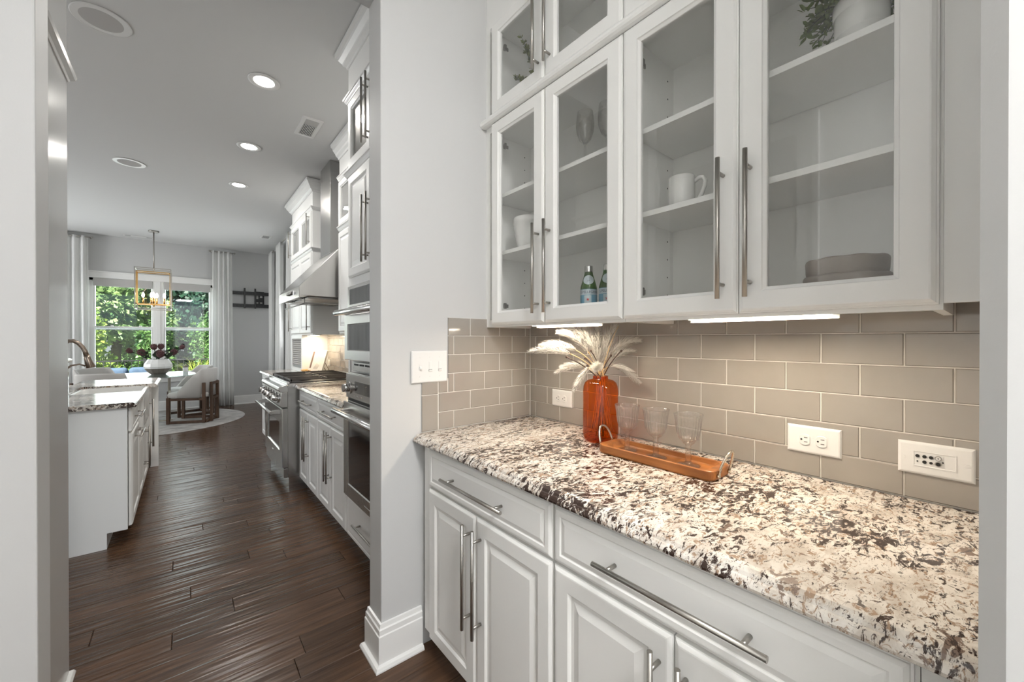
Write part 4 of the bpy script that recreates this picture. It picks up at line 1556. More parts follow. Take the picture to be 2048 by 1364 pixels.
# control panel leaning back, bullnose above
cp = MB().prism([(.697, .712), (.648, .712), (.633, .730), (.652, .842), (.697, .842)], y0, y1, 'y').build('control_panel', 'steel', rg, bevel=.003)
MB().prism([(.700, .842), (.640, .842), (.622, .866), (.628, .886), (.645, .896), (.700, .905)], y0, y1, 'y').build('bullnose', 'steel_h', rg, bevel=.004)
for i in range(6):
    yy = y0 + .10 + i * .147
    b = MB().tube([(.644, yy, .784), (.634, yy, .786)], .040, 24).build('knob_bezel', 'steel_h', cp)
    kn = MB().tube([(.634, yy, .786), (.590, yy, .793)], [.0285, .0255], 20)
    kn.box(.584, .598, yy - .006, yy + .006, .768, .816)
    kn.build('knob', 'steel_h' if i % 2 == 0 else 'dark_steel', b, bevel=.001)
MB().box(.700, XW - .06, y0 + .004, y1 - .004, .9152, .924).build('cooktop', 'black', rg)
MB().box(.690, .712, y0, y1, .905, .931).build('front_rim', 'steel_h', rg, bevel=.003)
MB().box(XW - .058, XW - .012, y0, y1, .9152, .950).build('back_trim', 'steel', rg, bevel=.003)
for i in range(3):
    a, b = y0 + .012 + i * .305, y0 + .012 + (i + 1) * .305 - .006
    g = MB()
    for yy in (a, b - .012):
        g.box(.720, XW - .075, yy, yy + .012, .938, .950)
    for xx in (.720, 1.02, XW - .087):
        g.box(xx, xx + .012, a, b, .938, .950)
    for q in range(1, 4):
        yy = a + (b - a) * q / 4
        g.box(.735, .985, yy - .004, yy + .004, .938, .952)
        g.box(1.055, XW - .09, yy - .004, yy + .004, .938, .952)
    for xx in (.722, XW - .087):
        for yy in (a, b - .012):
            g.box(xx, xx + .01, yy, yy + .01, .9235, .938)
    g.build('grate', 'iron', rg)
    for xx in (.865, 1.18):
        MB().lathe([(.0, 0), (.05, 0), (.052, .006), (.036, .012), (0, .012)], (xx, (a + b) / 2, .9242), 24).build('burner', 'iron', rg)

# hood
hd = thing('range_hood', 'stainless steel wall hood with a sloping front and a tall chimney over the range', 'range hood', (1.1, 4.36, 1.67))
y0, y1 = 3.892, 4.830
MB().prism([(.780, 1.674), (.780, 1.770), (1.118, 2.150), (XW - .003, 2.150), (XW - .003, 1.674), (XW - .02, 1.690), (.80, 1.690), (.795, 1.674)], y0, y1, 'y').build('canopy', 'steel', hd, bevel=.003)
MB().box(1.120, XW - .003, 4.195, 4.555, 2.150, ZC - .001).build('chimney', 'steel', hd, bevel=.002)
MB().box(1.112, 1.124, 4.190, 4.560, 2.150, 2.162).build('chimney_trim', 'steel_h', hd)
c = MB().box(.774, .780, 4.12, 4.34, 1.708, 1.752).build('control_strip', 'steel_h', hd)
for i in range(4):
    MB().tube([(.774, 4.15 + i * .053, 1.73), (.757, 4.15 + i * .053, 1.73)], .015, 16).build('knob', 'dark_steel', c)
MB().box(.7785, .780, 4.755, 4.785, 1.715, 1.735).build('badge', 'steel_h', hd)
for i in range(3):
    MB().box(.86, 1.30, y0 + .05 + i * .285, y0 + .31 + i * .285, 1.672, 1.689).build('filter', 'dark_steel', hd, bevel=.004)
lamp = MB().lathe([(0, 0), (.035, 0), (.04, .008), (0, .012)], (.835, 4.15, 1.676), 20).build('hood_lamp', 'plate', hd)
lamp = MB().lathe([(0, 0), (.035, 0), (.04, .008), (0, .012)], (.835, 4.60, 1.676), 20).build('hood_lamp', 'plate', hd)
rb = MB().tube([(.83, y0 - .01, 1.622), (.83, y1 - .03, 1.622)], .0062, 12)
for yy in (y0 + .03, y1 - .06):
    rb.tube([(.83, yy, 1.622), (.83, yy, 1.676)], .005, 10)
rb.tube([(.83, y0 - .01, 1.622), (XW - .01, y0 - .01, 1.622)], .0062, 12)
rb.build('utensil_rail', 'dark_steel', hd)

# narrow wall cabinet between oven cabinet and hood
def wall_cab(name, label, y0, y1, doors, handles, up_handles, zlo=1.357, side_to=XW, end=(1, 1), deep=None):
    t = thing(name, label, 'cabinet', (1.25, (y0 + y1) / 2, zlo))
    MB().box(1.114, side_to, y0, y1, zlo, 2.288).build('body', 'cab', t)
    MB().box(1.114, side_to, y0, y1, 2.2885, ZC - .002).build('upper_body', 'cab', t)
    for (a, b), hy, uy in zip(doors, handles, up_handles):
        d = raised_door(frame_negx(1.1135, a, zlo + .012), a - b, 2.278 - zlo - .012, t)
        bar_pull(d, (1.0585, hy, 1.405), (1.0585, hy, 1.765), (-1, 0, 0))
        d = glass_door(frame_negx(1.1135, a, 2.335), a - b, .405, t)
        bar_pull(d, (1.0585, uy, 2.365), (1.0585, uy, 2.715), (-1, 0, 0))
        MB().box(1.1112, 1.1136, b + .05, a - .05, 2.39, 2.69).build('dim_inside_sheet', 'shade', d)  # grey sheet on the solid body paints a shaded inside
    crown(t, 1.114, y0, y1, ZC - .125, size=1.2, ends=end)
    rail_mould(t, 1.114, y0, y1, 2.291, ends=end)
    rail_mould(t, 1.114, y0, y1, 2.748, ends=end)
    return t


wall_cab('wall_cabinet', 'white kitchen wall cabinet squeezed between the oven cabinet and the hood', 2.570, 3.868, [(3.845, 3.22), (3.215, 2.59)], (3.252, 3.183), (3.252, 3.183), end=(0, 0))
# its pulls at the far edge, seen past the hood
fc = wall_cab('wall_cabinet', 'white kitchen wall cabinet beyond the hood with crown moulding', 4.862, 5.950, [(5.94, 5.4085), (5.4055, 4.875)], (5.905, 4.915), (5.905, 4.915), end=(1, 1))
MB().box(1.12, XW - .01, 4.8600, 4.8618, 1.40, 2.27).build('end_panel', 'cab', fc)
# appliance garage under it
gg = thing('appliance_garage', 'white worktop cupboard with a grey slatted roll door', 'cabinet', (1.25, 5.64, .9055))
MB().box(1.114, XW, 5.332, 5.350, .9055, 1.3555).box(1.114, XW, 5.930, 5.950, .9055, 1.3555).box(1.18, XW, 5.350, 5.930, 1.345, 1.3555).build('body', 'cab', gg)
MB().rings(frame_negx(1.114, 5.950, .9055), .618, .450, [(0, 0), (0, .014), (.045, .014), (.045, 0)], loop=True).build('face_frame', 'cab', gg)
m = MB()
nsl = 14
for k in range(nsl):
    za = .955 + .355 * k / nsl
    s_ = MB().prism([(1.118, za + .001), (1.112, za + .004), (1.112, za + .355 / nsl - .004), (1.118, za + .355 / nsl - .001)], 5.378, 5.904, 'y')
    s_.build('slat', 'shade', gg)
MB().box(1.106, 1.114, 5.40, 5.88, .952, .972).build('pull_strip', 'dark_steel', gg)
# kitchen strip light
t = thing('under_cabinet_light', 'warm light strip under the far kitchen wall cabinet', 'light', (1.2, 5.1, 1.352))
MB().box(1.15, 1.20, 4.90, 5.30, 1.345, 1.3565).build('housing', 'plate', t)
MB().box(1.153, 1.197, 4.91, 5.29, 1.3435, 1.3449).build('diffuser', 'warm_lamp', t)
area_light('strip_light', (1.20, 5.09, 1.338), (0.2, 0, -1), .05, .38, 2.2, (1.0, .80, .55), t)
area_light('strip_light', (1.15, 3.55, 1.345), (0.2, 0, -1), .05, .40, 2.6, (1.0, .82, .58), t)

# cookbook on an easel, wooden fruit
ez = thing('book_easel', 'thin brown metal easel holding up the open cookbook', 'easel', (1.26, 5.12, .9055))
bk = thing('cookbook', 'pale upright cookbook on an easel beyond the range', 'book', (1.26, 5.12, .93))
U = Vector((.45, -.60, 0)).normalized()
Bk = Vector((.60, .45, 0)).normalized()
V = (Vector((0, 0, 1)) * .93 + Bk * .37).normalized()
Nn = -(U.cross(V)).normalized()
if Nn.dot(Bk) > 0: Nn = -Nn
O = Vector((1.145, 5.19, .9175))
F = (O, U, V, Nn)
MB().rings((O, U, V, Nn), .195, .265, [(0, 0), (0, .003)]).build('back_cover', 'cover', bk)
MB().rings((O + U * .004 + V * .004 + Nn * .0032, U, V, Nn), .187, .257, [(0, 0), (0, .020)]).build('page_block', 'paper', bk)
cv = MB().rings((O + Nn * .0234, U, V, Nn), .195, .265, [(0, 0), (0, .003)]).build('front_cover', 'cover', bk)
MB().rings((O + U * .012 + V * .04 + Nn * .0265, U, V, Nn), .022, .205, [(0, 0), (0, .0006)]).build('title_strip', 'ink', cv)
m = MB()
for i in range(5):
    m.tube([O + U * (.07 + .012 * i) + V * .03 + Nn * .027, O + U * (.10 + .010 * i) + V * (.10 - .006 * i) + Nn * .027], .0012, 5)
m.build('drawing', 'ink', cv)
m = MB()
for s_ in (.03, .165):
    p = O + U * s_
    m.tube([p + Nn * .045 + V * .010, p + Nn * .045 - V * .006, p - V * .006 - Nn * .004, p - Nn * .004 + V * .20], .0032, 8)
m.tube([O + U * .03 - Nn * .004 + V * .16, O + U * .165 - Nn * .004 + V * .16], .0032, 8)
m.tube([O + U * .10 - Nn * .004 + V * .16, (O + U * .11 + Bk * .16).xy.to_3d() + Vector((0, 0, .909))], .0036, 8)
m.tube([O + U * .15 - Nn * .004 + V * .16, (O + U * .16 + Bk * .16).xy.to_3d() + Vector((0, 0, .909))], .0036, 8)
for s_ in (.03, .165):
    p = O + U * s_
    m.tube([p + Nn * .045 - V * .006, (p + Nn * .045).xy.to_3d() + Vector((0, 0, .9085))], .0032, 8)
m.build('frame', 'ink', ez)
wf_ = thing('wooden_dish', 'small honey coloured wooden dish left of the cookbook', 'dish', (1.15, 5.24, .9055))
MB().lathe([(0, 0), (.05, 0), (.085, .016), (.10, .034), (.094, .036), (.078, .021), (.04, .010), (0, .009)], (1.165, 5.24, .9055), 32).build('bowl', 'gold_wood', wf_)
MB().blob((1.185, 5.23, .936), .028, .028, .026, 16, 10).build('finial', 'gold_wood', wf_)
MB().lathe([(.012, 0), (.010, .012), (.003, .03), (0, .034)], (1.185, 5.23, .958), 12).build('stalk', 'gold_wood', wf_)

# ================================================================== LEFT: TALL CABINET AND ISLAND
tc_ = thing('tall_cabinet', 'glossy white tall cabinet edge just inside the kitchen doorway on the left', 'cabinet', (-.65, 2.0, 0))
MB().box(-.95, -.345, 1.69, 2.27, .0005, 2.300).build('lower_body', 'gloss', tc_)
MB().box(-.95, -.345, 1.69, 2.27, 2.3005, ZC - .002).build('upper_body', 'gloss', tc_)
m = MB()
P = [(0, 0), (.004, .0), (.008, .008), (.020, .018), (.024, .030), (.024, .040), (0, .042)]
secs = [[Vector((-.345 + o, 1.69, 2.290 + q)) for o, q in P], [Vector((-.345 + o, 2.27 + o, 2.290 + q)) for o, q in P], [Vector((-.95, 2.27 + o, 2.290 + q)) for o, q in P]]
loft(m, secs)
m.build('rail_moulding', 'gloss', tc_)
m = MB()
P = [(0, 0), (.016, 0), (.016, .005), (.011, .015), (.004, .019), (0, .019)]
secs = [[Vector((-.345 + o, 1.712, .0005 + q)) for o, q in P], [Vector((-.345 + o, 2.27 + o, .0005 + q)) for o, q in P], [Vector((-.95, 2.27 + o, .0005 + q)) for o, q in P]]
loft(m, secs)
m.build('shoe_moulding', 'trim', tc_)

isl = thing('kitchen_island', 'white kitchen island on the left with a sink and raised bar', 'island', (-.60, 4.5, 0))
XI = -.280
MB().prism([(-1.02, .0005), (-.372, .0005), (-.372, .098), (XI, .098), (XI, .8715), (-1.02, .8715)], 3.50, 3.518, 'y').build('end_panel', 'cab', isl)
MB().box(-1.0, XI, 3.5185, 4.17, .098, .8715).box(-1.0, XI - .001, 4.17, 4.835, .098, .62).box(-1.0, XI, 4.835, 5.475, .098, .8715).build('body', 'cab', isl)
MB().box(-1.0, -.372, 3.5185, 5.475, .0005, .0975).build('toe_kick', 'cab', isl)
MB().box(XI - .02, XI + .0015, 3.4985, 3.5175, .098, .8715).build('corner_stile', 'cab', isl)
R_ = frame_posx
d = slab_front(R_(XI + .004, 3.532, .712), .50, .150, isl)
bar_pull(d, (XI + .059, 3.63, .79), (XI + .059, 3.93, .79), (1, 0, 0))
d = raised_door(R_(XI + .004, 3.532, .108), .50, .592, isl)
bar_pull(d, (XI + .059, 3.63, .655), (XI + .059, 3.93, .655), (1, 0, 0))
for (a, b, hy) in ((4.045, 4.438, 4.405), (4.442, 4.835, 4.475)):
    d = raised_door(R_(XI + .004, a, .108), b - a, .500, isl)
    bar_pull(d, (XI + .059, hy, .25), (XI + .059, hy, .59), (1, 0, 0))
dw = thing('dishwasher', 'white panelled dishwasher beyond the sink with a long bar handle', 'dishwasher', (XI, 5.15, .1))
dp = raised_door(R_(XI + .004, 4.845, .108), .600, .752, dw, 'door_panel')
bar_pull(dp, (XI + .062, 4.87, .33), (XI + .062, 4.87, .76), (1, 0, 0), .008)
ep = MB().box(-1.0, -.205, 5.478, 5.508, .0005, .8715).build('far_end_panel', 'cab', isl)
# granite top in two pieces round the apron sink
def isl_edge(x):
    return [(-.745, .873), (x - .006, .873), (x - .001, .877), (x, .8835), (x - .004, .893), (x - .012, .900), (x - .022, .9045), (x - .032, .905), (-.745, .905)]


tag(MB().prism(isl_edge(-.232), 3.462, 4.185, 'y').build('island_worktop', 'granite'), 'granite island top on the near side of the sink', 'worktop')
tag(MB().prism(isl_edge(-.185), 4.820, 5.560, 'y').build('island_worktop', 'granite'), 'granite island top beyond the sink', 'worktop')
tag(MB().box(-.745, -.66, 4.186, 4.819, .873, .905).build('island_worktop', 'granite'), 'narrow granite strip behind the sink under the faucet', 'worktop')
sk = thing('apron_sink', 'white fireclay apron-front sink set into the island', 'sink', (-.45, 4.5, .625))
s_ = MB()
loft(s_, [rrect(-.450, 4.5025, .208, .314, .03, .625), rrect(-.450, 4.5025, .208, .314, .03, .884), rrect(-.450, 4.5025, .203, .309, .027, .890), rrect(-.450, 4.5025, .186, .290, .03, .888), rrect(-.450, 4.5025, .180, .284, .04, .70), rrect(-.450, 4.5025, .15, .25, .05, .682)])
s_.build('basin', 'ceramic', sk)
MB().lathe([(0, 0), (.042, 0), (.045, .003), (.02, .004), (0, .002)], (-.45, 4.5, .6825), 24).build('drain', 'steel_h', sk)
# raised bar wall with tiles and granite cap
bw = thing('raised_bar', 'raised bar wall along the island, grey tiles on its kitchen side and a granite cap', 'bar', (-.82, 4.2, .873))
MB().box(-.90, -.752, 3.50, 4.93, .8730, 1.110).build('knee_wall', 'grout', bw)
MB().prism([(-1.10, 1.1105), (-.735, 1.1105), (-.728, 1.117), (-.727, 1.128), (-.735, 1.138), (-.745, 1.1425), (-1.10, 1.1425)], 3.46, 4.97, 'y').build('bar_top', 'granite', bw)
for r, (z0, z1) in enumerate(((.9065, .958), (.958, 1.0345), (1.0345, 1.109))):
    for a, b in spans(3.502, 4.929, 3.60 + (.0848 if r % 2 else 0), .1695):
        F = ((-.752, a + G, z0 + G), (0, 1, 0), (0, 0, 1), (1, 0, 0))
        MB().rings(F, b - a - 2 * G, z1 - z0 - 2 * G, [(0, .0005), (0, .006), (.0012, .007)]).build('tile', 'tile', bw)
# faucet
fa = thing('kitchen_faucet', 'brushed bronze pull-down kitchen faucet arching over the sink', 'faucet', (-.69, 4.30, .9055))
MB().lathe([(0, 0), (.030, 0), (.031, .006), (.022, .012), (.0185, .02), (.0175, .12), (.0155, .13), (0, .131)], (-.69, 4.30, .9055), 24).build('base', 'bronze', fa)
arc = [Vector((-.69, 4.30, 1.03)), Vector((-.693, 4.30, 1.14)), Vector((-.690, 4.30, 1.215)), Vector((-.676, 4.30, 1.265)), Vector((-.653, 4.30, 1.289)), Vector((-.625, 4.30, 1.290)),
       Vector((-.600, 4.30, 1.272)), Vector((-.580, 4.30, 1.243)), Vector((-.567, 4.30, 1.212)), Vector((-.560, 4.30, 1.180))]
MB().tube(arc, [.0150, .0148, .0145, .0142, .0140, .0138, .0138, .0140, .0145, .0155], 16).build('neck', 'bronze', fa)
MB().tube([(-.560, 4.30, 1.182), (-.556, 4.30, 1.165), (-.548, 4.30, 1.130), (-.537, 4.30, 1.095), (-.536, 4.30, 1.090)], [.0165, .019, .022, .0265, .024], 20).build('spray_head', 'bronze', fa)
MB().tube([(-.566, 4.30, 1.103), (-.595, 4.30, 1.118), (-.635, 4.30, 1.110), (-.675, 4.30, 1.075)], [.006, .006, .007, .008], 10).build('lever', 'bronze', fa)

# ================================================================== CEILING FITTINGS
for i, (x, y) in enumerate(((.43, 3.215), (.467, 4.385), (.49, 5.55))):
    t = thing('recessed_light', ('recessed ceiling light nearest the doorway', 'middle recessed ceiling light in the row over the aisle', 'recessed ceiling light farthest along the row')[i], 'light', (x, y, ZC), group='recessed lights over the kitchen aisle')
    MB().lathe([(.064, 0), (.094, -.001), (.096, -.004), (.092, -.007), (.070, -.008), (.0635, -.004)], (x, y, ZC - .0005), 40).build('trim_ring', 'plate', t)
    MB().lathe([(0, -.003), (.062, -.003), (.0625, -.0015), (0, -.0005)], (x, y, ZC - .0015), 36).build('lens', 'lamp', t)
    area_light('downlight', (x, y, ZC - .02), (0, 0, -1), .12, .12, 9.5, (1.0, .97, .92), t)
# a fourth one by the doorway, above the frame
for i, (x, y) in enumerate(((-.35, 3.17), (-.42, 5.55))):
    t = thing('ceiling_speaker', ('round grey ceiling speaker cut by the doorway edge', 'round ceiling speaker over the island, farther one')[i], 'speaker', (x, y, ZC), group='round ceiling speakers')
    MB().lathe([(.1165, 0), (.124, -.001), (.125, -.005), (.120, -.007), (.1165, -.005)], (x, y, ZC - .0005), 44).build('rim', 'plate', t)
    MB().lathe([(0, -.006), (.09, -.005), (.116, -.003), (.116, -.0015), (0, -.0015)], (x, y, ZC - .0005), 44).build('grille', 'shade', t)


def ceil_vent(x0, x1, y0, y1, label, nb, name='ceiling_vent', split=.34):
    t = thing(name, label, 'vent', ((x0 + x1) / 2, (y0 + y1) / 2, ZC))
    F = ((x0, y0, ZC - .0005), (1, 0, 0), (0, 1, 0), (0, 0, -1))
    w, h = x1 - x0, y1 - y0
    b = .028
    MB().rings(F, w, h, [(0, 0), (.003, .006), (b, .008), (b + .002, .003), (b + .002, 0)], loop=True).build('frame', 'plate', t)
    MB().box(x0 + b, x1 - b, y0 + b, y1 - b, ZC - .002, ZC - .001).build('dark_duct', 'vent_dark', t)
    ys = y0 + b
    if split:
        ys = y0 + b + (h - 2 * b) * split
        MB().box(x0 + b, x1 - b, y0 + b, ys, ZC - .006, ZC - .0022).build('damper_plate', 'shade', t)
    for k in range(nb):
        xx = x0 + b + (w - 2 * b) * (k + .5) / nb
        MB().box(xx - .0018, xx + .0018, ys, y1 - b, ZC - .0075, ZC - .0022).build('louver', 'plate', t)
    return t


ceil_vent(.735, .890, 3.50, 3.85, 'white louvered ceiling vent between the recessed lights and the cabinets', 9)
ceil_vent(1.02, 1.18, 7.93, 8.20, 'small white ceiling vent far off near the right curtains', 7, split=0)
t = thing('slot_diffuser', 'long white slot diffuser in the ceiling behind the chandelier', 'vent', (-.58, 9.42, ZC))
MB().box(-.80, -.40, 9.38, 9.46, ZC - .006, ZC - .0005).build('frame', 'plate', t, bevel=.002)
for a in (-.77, -.50):
    MB().box(a, a + .07, 9.41, 9.43, ZC - .0075, ZC - .0061).build('slot', 'vent_dark', t)

# ================================================================== DINING AREA
rug = thing('round_rug', 'round pale grey patterned rug under the dining table', 'rug', (-.40, 8.42, .0005))
MB().lathe([(0, 0), (1.22, 0), (1.222, .004), (1.215, .009), (0, .010)], (-.40, 8.42, .0005), 96, smooth=False).build('pile', 'rug', rug)
m = MB()
for k in range(70):
    a, r = random.uniform(0, 2 * PI), 1.16 * math.sqrt(random.random())
    c = Vector((-.40 + r * math.cos(a), 8.42 + r * math.sin(a), .0112))
    u = Vector((random.uniform(.04, .14), 0, 0)); u.rotate(Matrix.Rotation(random.uniform(-.5, .5), 3, 'Z'))
    v = Vector((-u.y, u.x, 0)) * random.uniform(.2, .5)
    q = [c + u * math.cos(t_) * random.uniform(.7, 1.1) + v * math.sin(t_) * random.uniform(.7, 1.1) for t_ in [2 * PI * j / 9 for j in range(9)]]
    m.quad(*q)
stuff(m.build('faded_pattern', 'rug2', rug))

TX, TY = -.50, 8.38
tb = thing('dining_table', 'round glass dining table on a pale metal pedestal', 'table', (TX, TY, .0115))
MB().lathe([(0, .738), (.672, .738), (.680, .741), (.680, .747), (.674, .750), (0, .750)], (TX, TY, 0), 80, smooth=False).build('glass_top', 'table_glass', tb)
lg = MB()
for k in range(4):
    a = PI / 4 + PI / 2 * k + .35
    d = Vector((math.cos(a), math.sin(a), 0))
    s_ = Vector((-d.y, d.x, 0)) * .028
    c = Vector((TX, TY, 0))
    p0, p1 = c + d * .36 + Vector((0, 0, .0125)), c + d * .36 + Vector((0, 0, .7375))
    m = MB()
    b0, b1 = p0 - d * .012, p1 - d * .012
    m.quad(p0 - s_, p0 + s_, p1 + s_, p1 - s_).quad(b0 - s_, b1 - s_, b1 + s_, b0 + s_)
    m.quad(p0 - s_, p1 - s_, b1 - s_, b0 - s_).quad(p0 + s_, b0 + s_, b1 + s_, p1 + s_).quad(p1 - s_, p1 + s_, b1 + s_, b1 - s_).quad(p0 - s_, b0 - s_, b0 + s_, p0 + s_)
    m.build('leg', 'pale_gold', tb)
for zz in (.0125, .722):
    MB().box(TX - .36, TX + .36, TY - .02, TY + .02, zz, zz + .014).box(TX - .02, TX + .02, TY - .36, TY + .36, zz + .0005, zz + .0135).build('cross_bar', 'pale_gold', tb)


def chair(x, y, rz, label):
    t = thing('dining_chair', label, 'chair', (x, y, .0118), rz, 'barrel dining chairs round the glass table')
    B = .022
    for s in (-1, 1):
        yy = s * .235
        m = MB().box(.215, .255, yy - B / 2 - .008, yy + B / 2 + .008, 0, .40)
        m.build('leg', 'walnut', t, local=True, bevel=.003)
        m = MB().box(-.245, -.205, yy - B / 2 - .008, yy + B / 2 + .008, 0, .62)
        m.build('leg', 'walnut', t, local=True, bevel=.003)
        MB().box(-.205, .215, yy - B / 2, yy + B / 2, .002, .042).build('floor_rail', 'walnut', t, local=True, bevel=.003)
        MB().box(-.205, .215, yy - B / 2, yy + B / 2, .350, .385).build('seat_rail', 'walnut', t, local=True, bevel=.003)
    MB().box(-.300, -.264, -.135, -.095, 0, .62).box(-.300, -.264, .095, .135, 0, .62).box(-.300, -.264, -.095, .095, .58, .62).box(-.300, -.264, -.095, .095, .35, .385).build('back_frame', 'walnut', t, local=True, bevel=.003)
    MB().box(-.265, -.205, -.235, .235, .002, .040).build('rear_rail', 'walnut', t, local=True, bevel=.003)
    loft(MB(), [rrect(.0, 0, .235, .222, .06, .386), rrect(.01, 0, .255, .232, .07, .405), rrect(.012, 0, .262, .236, .08, .440), rrect(.010, 0, .250, .225, .08, .466), rrect(0, 0, .20, .18, .08, .474)], True).build('seat', 'fabric', t, local=True)
    # wrap-around back
    path = []
    for k in range(33):
        u = -1 + 2 * k / 32
        a = u * PI * .56
        px = -.085 - .165 * (max(0, math.cos(a))) ** .55 if abs(u) < .9 else -.085
        path.append((u, 0, 0))
    secs = []
    n = 40
    for k in range(n + 1):
        u = -1 + 2 * k / n
        s_ = abs(u)
        if s_ > .55:                      # straight sides
            f = (s_ - .55) / .45
            px, py = -.135 + f * .27, .252
            nx, ny = 0, 1
        else:
            a = s_ / .55 * PI / 2
            px, py = -.135 - .120 * math.cos(a), .252 * math.sin(a) ** .8
            nx, ny = -math.cos(a), math.sin(a)
        if u < 0: py, ny = -py, -ny
        f = max(0, (s_ - .50) / .50)
        top = .832 - .355 * (f ** 1.25) - .012 * s_
        T = .046
        tl = (-.035 * (top - .42) / .4)   # lean
        o0 = Vector((px, py, .395)); i0 = Vector((px - nx * T, py - ny * T, .395))
        o1 = Vector((px + tl, py, top)); i1 = Vector((px - nx * T + tl, py - ny * T, top))
        secs.append([o0, o1 - Vector((0, 0, .018)), o1 * .8 + i1 * .2 + Vector((0, 0, .004)), i1 * .8 + o1 * .2 + Vector((0, 0, .004)), i1 - Vector((0, 0, .018)), i0])
    loft(MB(), secs, True).build('back', 'fabric', t, local=True)
    return t


chair(.118, 8.120, PI - .39, 'nearest oatmeal barrel chair with dark walnut frame, right of the table')
chair(.090, 8.860, PI + .30, 'oatmeal barrel chair behind the nearest one, in front of the right curtain')
chair(-.830, 7.780, 1.40, 'near left oatmeal barrel chair, lower of two chair backs over the island')
chair(-1.000, 8.980, -.85, 'oatmeal barrel chair on the far left of the table by the window')

# bowl vase with proteas
vs2 = Vector((-.315, 8.44, .7505))
fv = thing('flower_bowl', 'faceted white and grey-brown bowl vase on the glass table', 'vase', vs2)
MB().lathe([(0, 0), (.085, 0), (.120, .030), (.165, .090), (.167, .094)], vs2, 12, smooth=False).build('glazed_base', 'grey_glaze', fv)
MB().lathe([(.167, .0942), (.176, .125), (.168, .165), (.128, .236), (.118, .240), (.124, .230), (.155, .165), (.16, .11), (0, .10)], vs2, 12, smooth=False).build('white_body', 'ceramic', fv)


def protea(dx, dy, z, r, lab):
    top = vs2 + Vector((dx, dy, z))
    neck = vs2 + Vector((dx * .25, dy * .25, .20))
    t = thing('protea_stem', lab, 'flower', neck, group='dusky proteas in the bowl vase')
    d = (top - neck).normalized()
    MB().tube(bez(vs2 + Vector((-dx * .1, -dy * .1, .11)), neck, (neck + top) / 2 + Vector((0, 0, .02)), 6)[:-1] + bez((neck + top) / 2 + Vector((0, 0, .02)), top - d * .06, top, 5), .006, 7).build('stalk', 'stem', t)
    rot = Vector((0, 0, 1)).rotation_difference(d).to_matrix()
    m = MB()
    m.blob(top, r * .82, r * .82, r * .95, 14, 9, rot=rot)
    for ring in range(4):
        nn = 10
        for k in range(nn):
            a = 2 * PI * (k + ring * .5) / nn
            el = -.6 + ring * .42
            o = Vector((math.cos(a) * math.cos(el), math.sin(a) * math.cos(el), math.sin(el)))
            base = rot @ (o * r * .80) + top
            tipp = rot @ (o * r * 1.08 + Vector((0, 0, r * .40))) + top
            sd = (rot @ Vector((-math.sin(a), math.cos(a), 0))) * r * .26
            m.quad(base - sd, base + sd, tipp)
    m.build('bloom', 'bloom', t)
    m = MB()
    for k in range(4):
        a = random.uniform(0, 2 * PI)
        leafs(m, [(neck.lerp(top, random.uniform(.2, .7)), Vector((math.cos(a), math.sin(a), .8)))], .12)
    m.build('leaves', 'stem', t)


protea(-.330, .02, .375, .045, 'dusky protea bloom reaching farthest left over the table')
protea(-.190, -.02, .350, .060, 'dusky protea bloom second from the left')
protea(-.055, .07, .430, .050, 'dusky protea bloom at the top, left of two side by side')
protea(.030, .08, .435, .048, 'dusky protea bloom at the top, right of two side by side')
protea(.025, -.06, .320, .062, 'dusky protea bloom in the middle just over the bowl rim')
protea(.185, -.03, .345, .055, 'dusky protea bloom right of the window mullion')
protea(.290, .03, .425, .040, 'small dusky protea bloom reaching farthest right')
ca = thing('candle_jar', 'small white candle jar with a grey lid on the glass table', 'candle', (.02, 8.66, .7505))
MB().lathe([(0, 0), (.034, 0), (.036, .003), (.036, .085), (0, .085)], (.02, 8.66, .7505), 24).build('jar', 'ceramic', ca)
MB().lathe([(0, 0), (.037, 0), (.037, .022), (.010, .026), (.012, .045), (0, .047)], (.02, 8.66, .8357), 24).build('lid', 'stone', ca)

# chandelier: nickel cage with a gold inner cage and candle bulbs
CX, CY = -.38, 8.80
ch = thing('chandelier', 'square cage chandelier in nickel and brass with candle bulbs over the table', 'chandelier', (CX, CY, ZC))
MB().lathe([(0, -.022), (.062, -.020), (.068, -.012), (.070, 0), (0, 0)], (CX, CY, ZC - .0005), 32).build('canopy', 'nickel', ch)
MB().tube([(CX, CY, ZC - .02), (CX, CY, 2.40)], .0095, 12).build('rod', 'nickel', ch)


def cage(hx, hy, z0, z1, r, mtl, name):
    m = MB()
    P = [(CX - hx, CY - hy), (CX + hx, CY - hy), (CX + hx, CY + hy), (CX - hx, CY + hy)]
    for k in range(4):
        (a, b), (c, d) = P[k], P[(k + 1) % 4]
        m.box(a - r, a + r, b - r, b + r, z0, z1)
        for z in (z0, z1):
            m.box(min(a, c) - r, max(a, c) + r, min(b, d) - r, max(b, d) + r, z - r, z + r)
    m.build(name, mtl, ch)


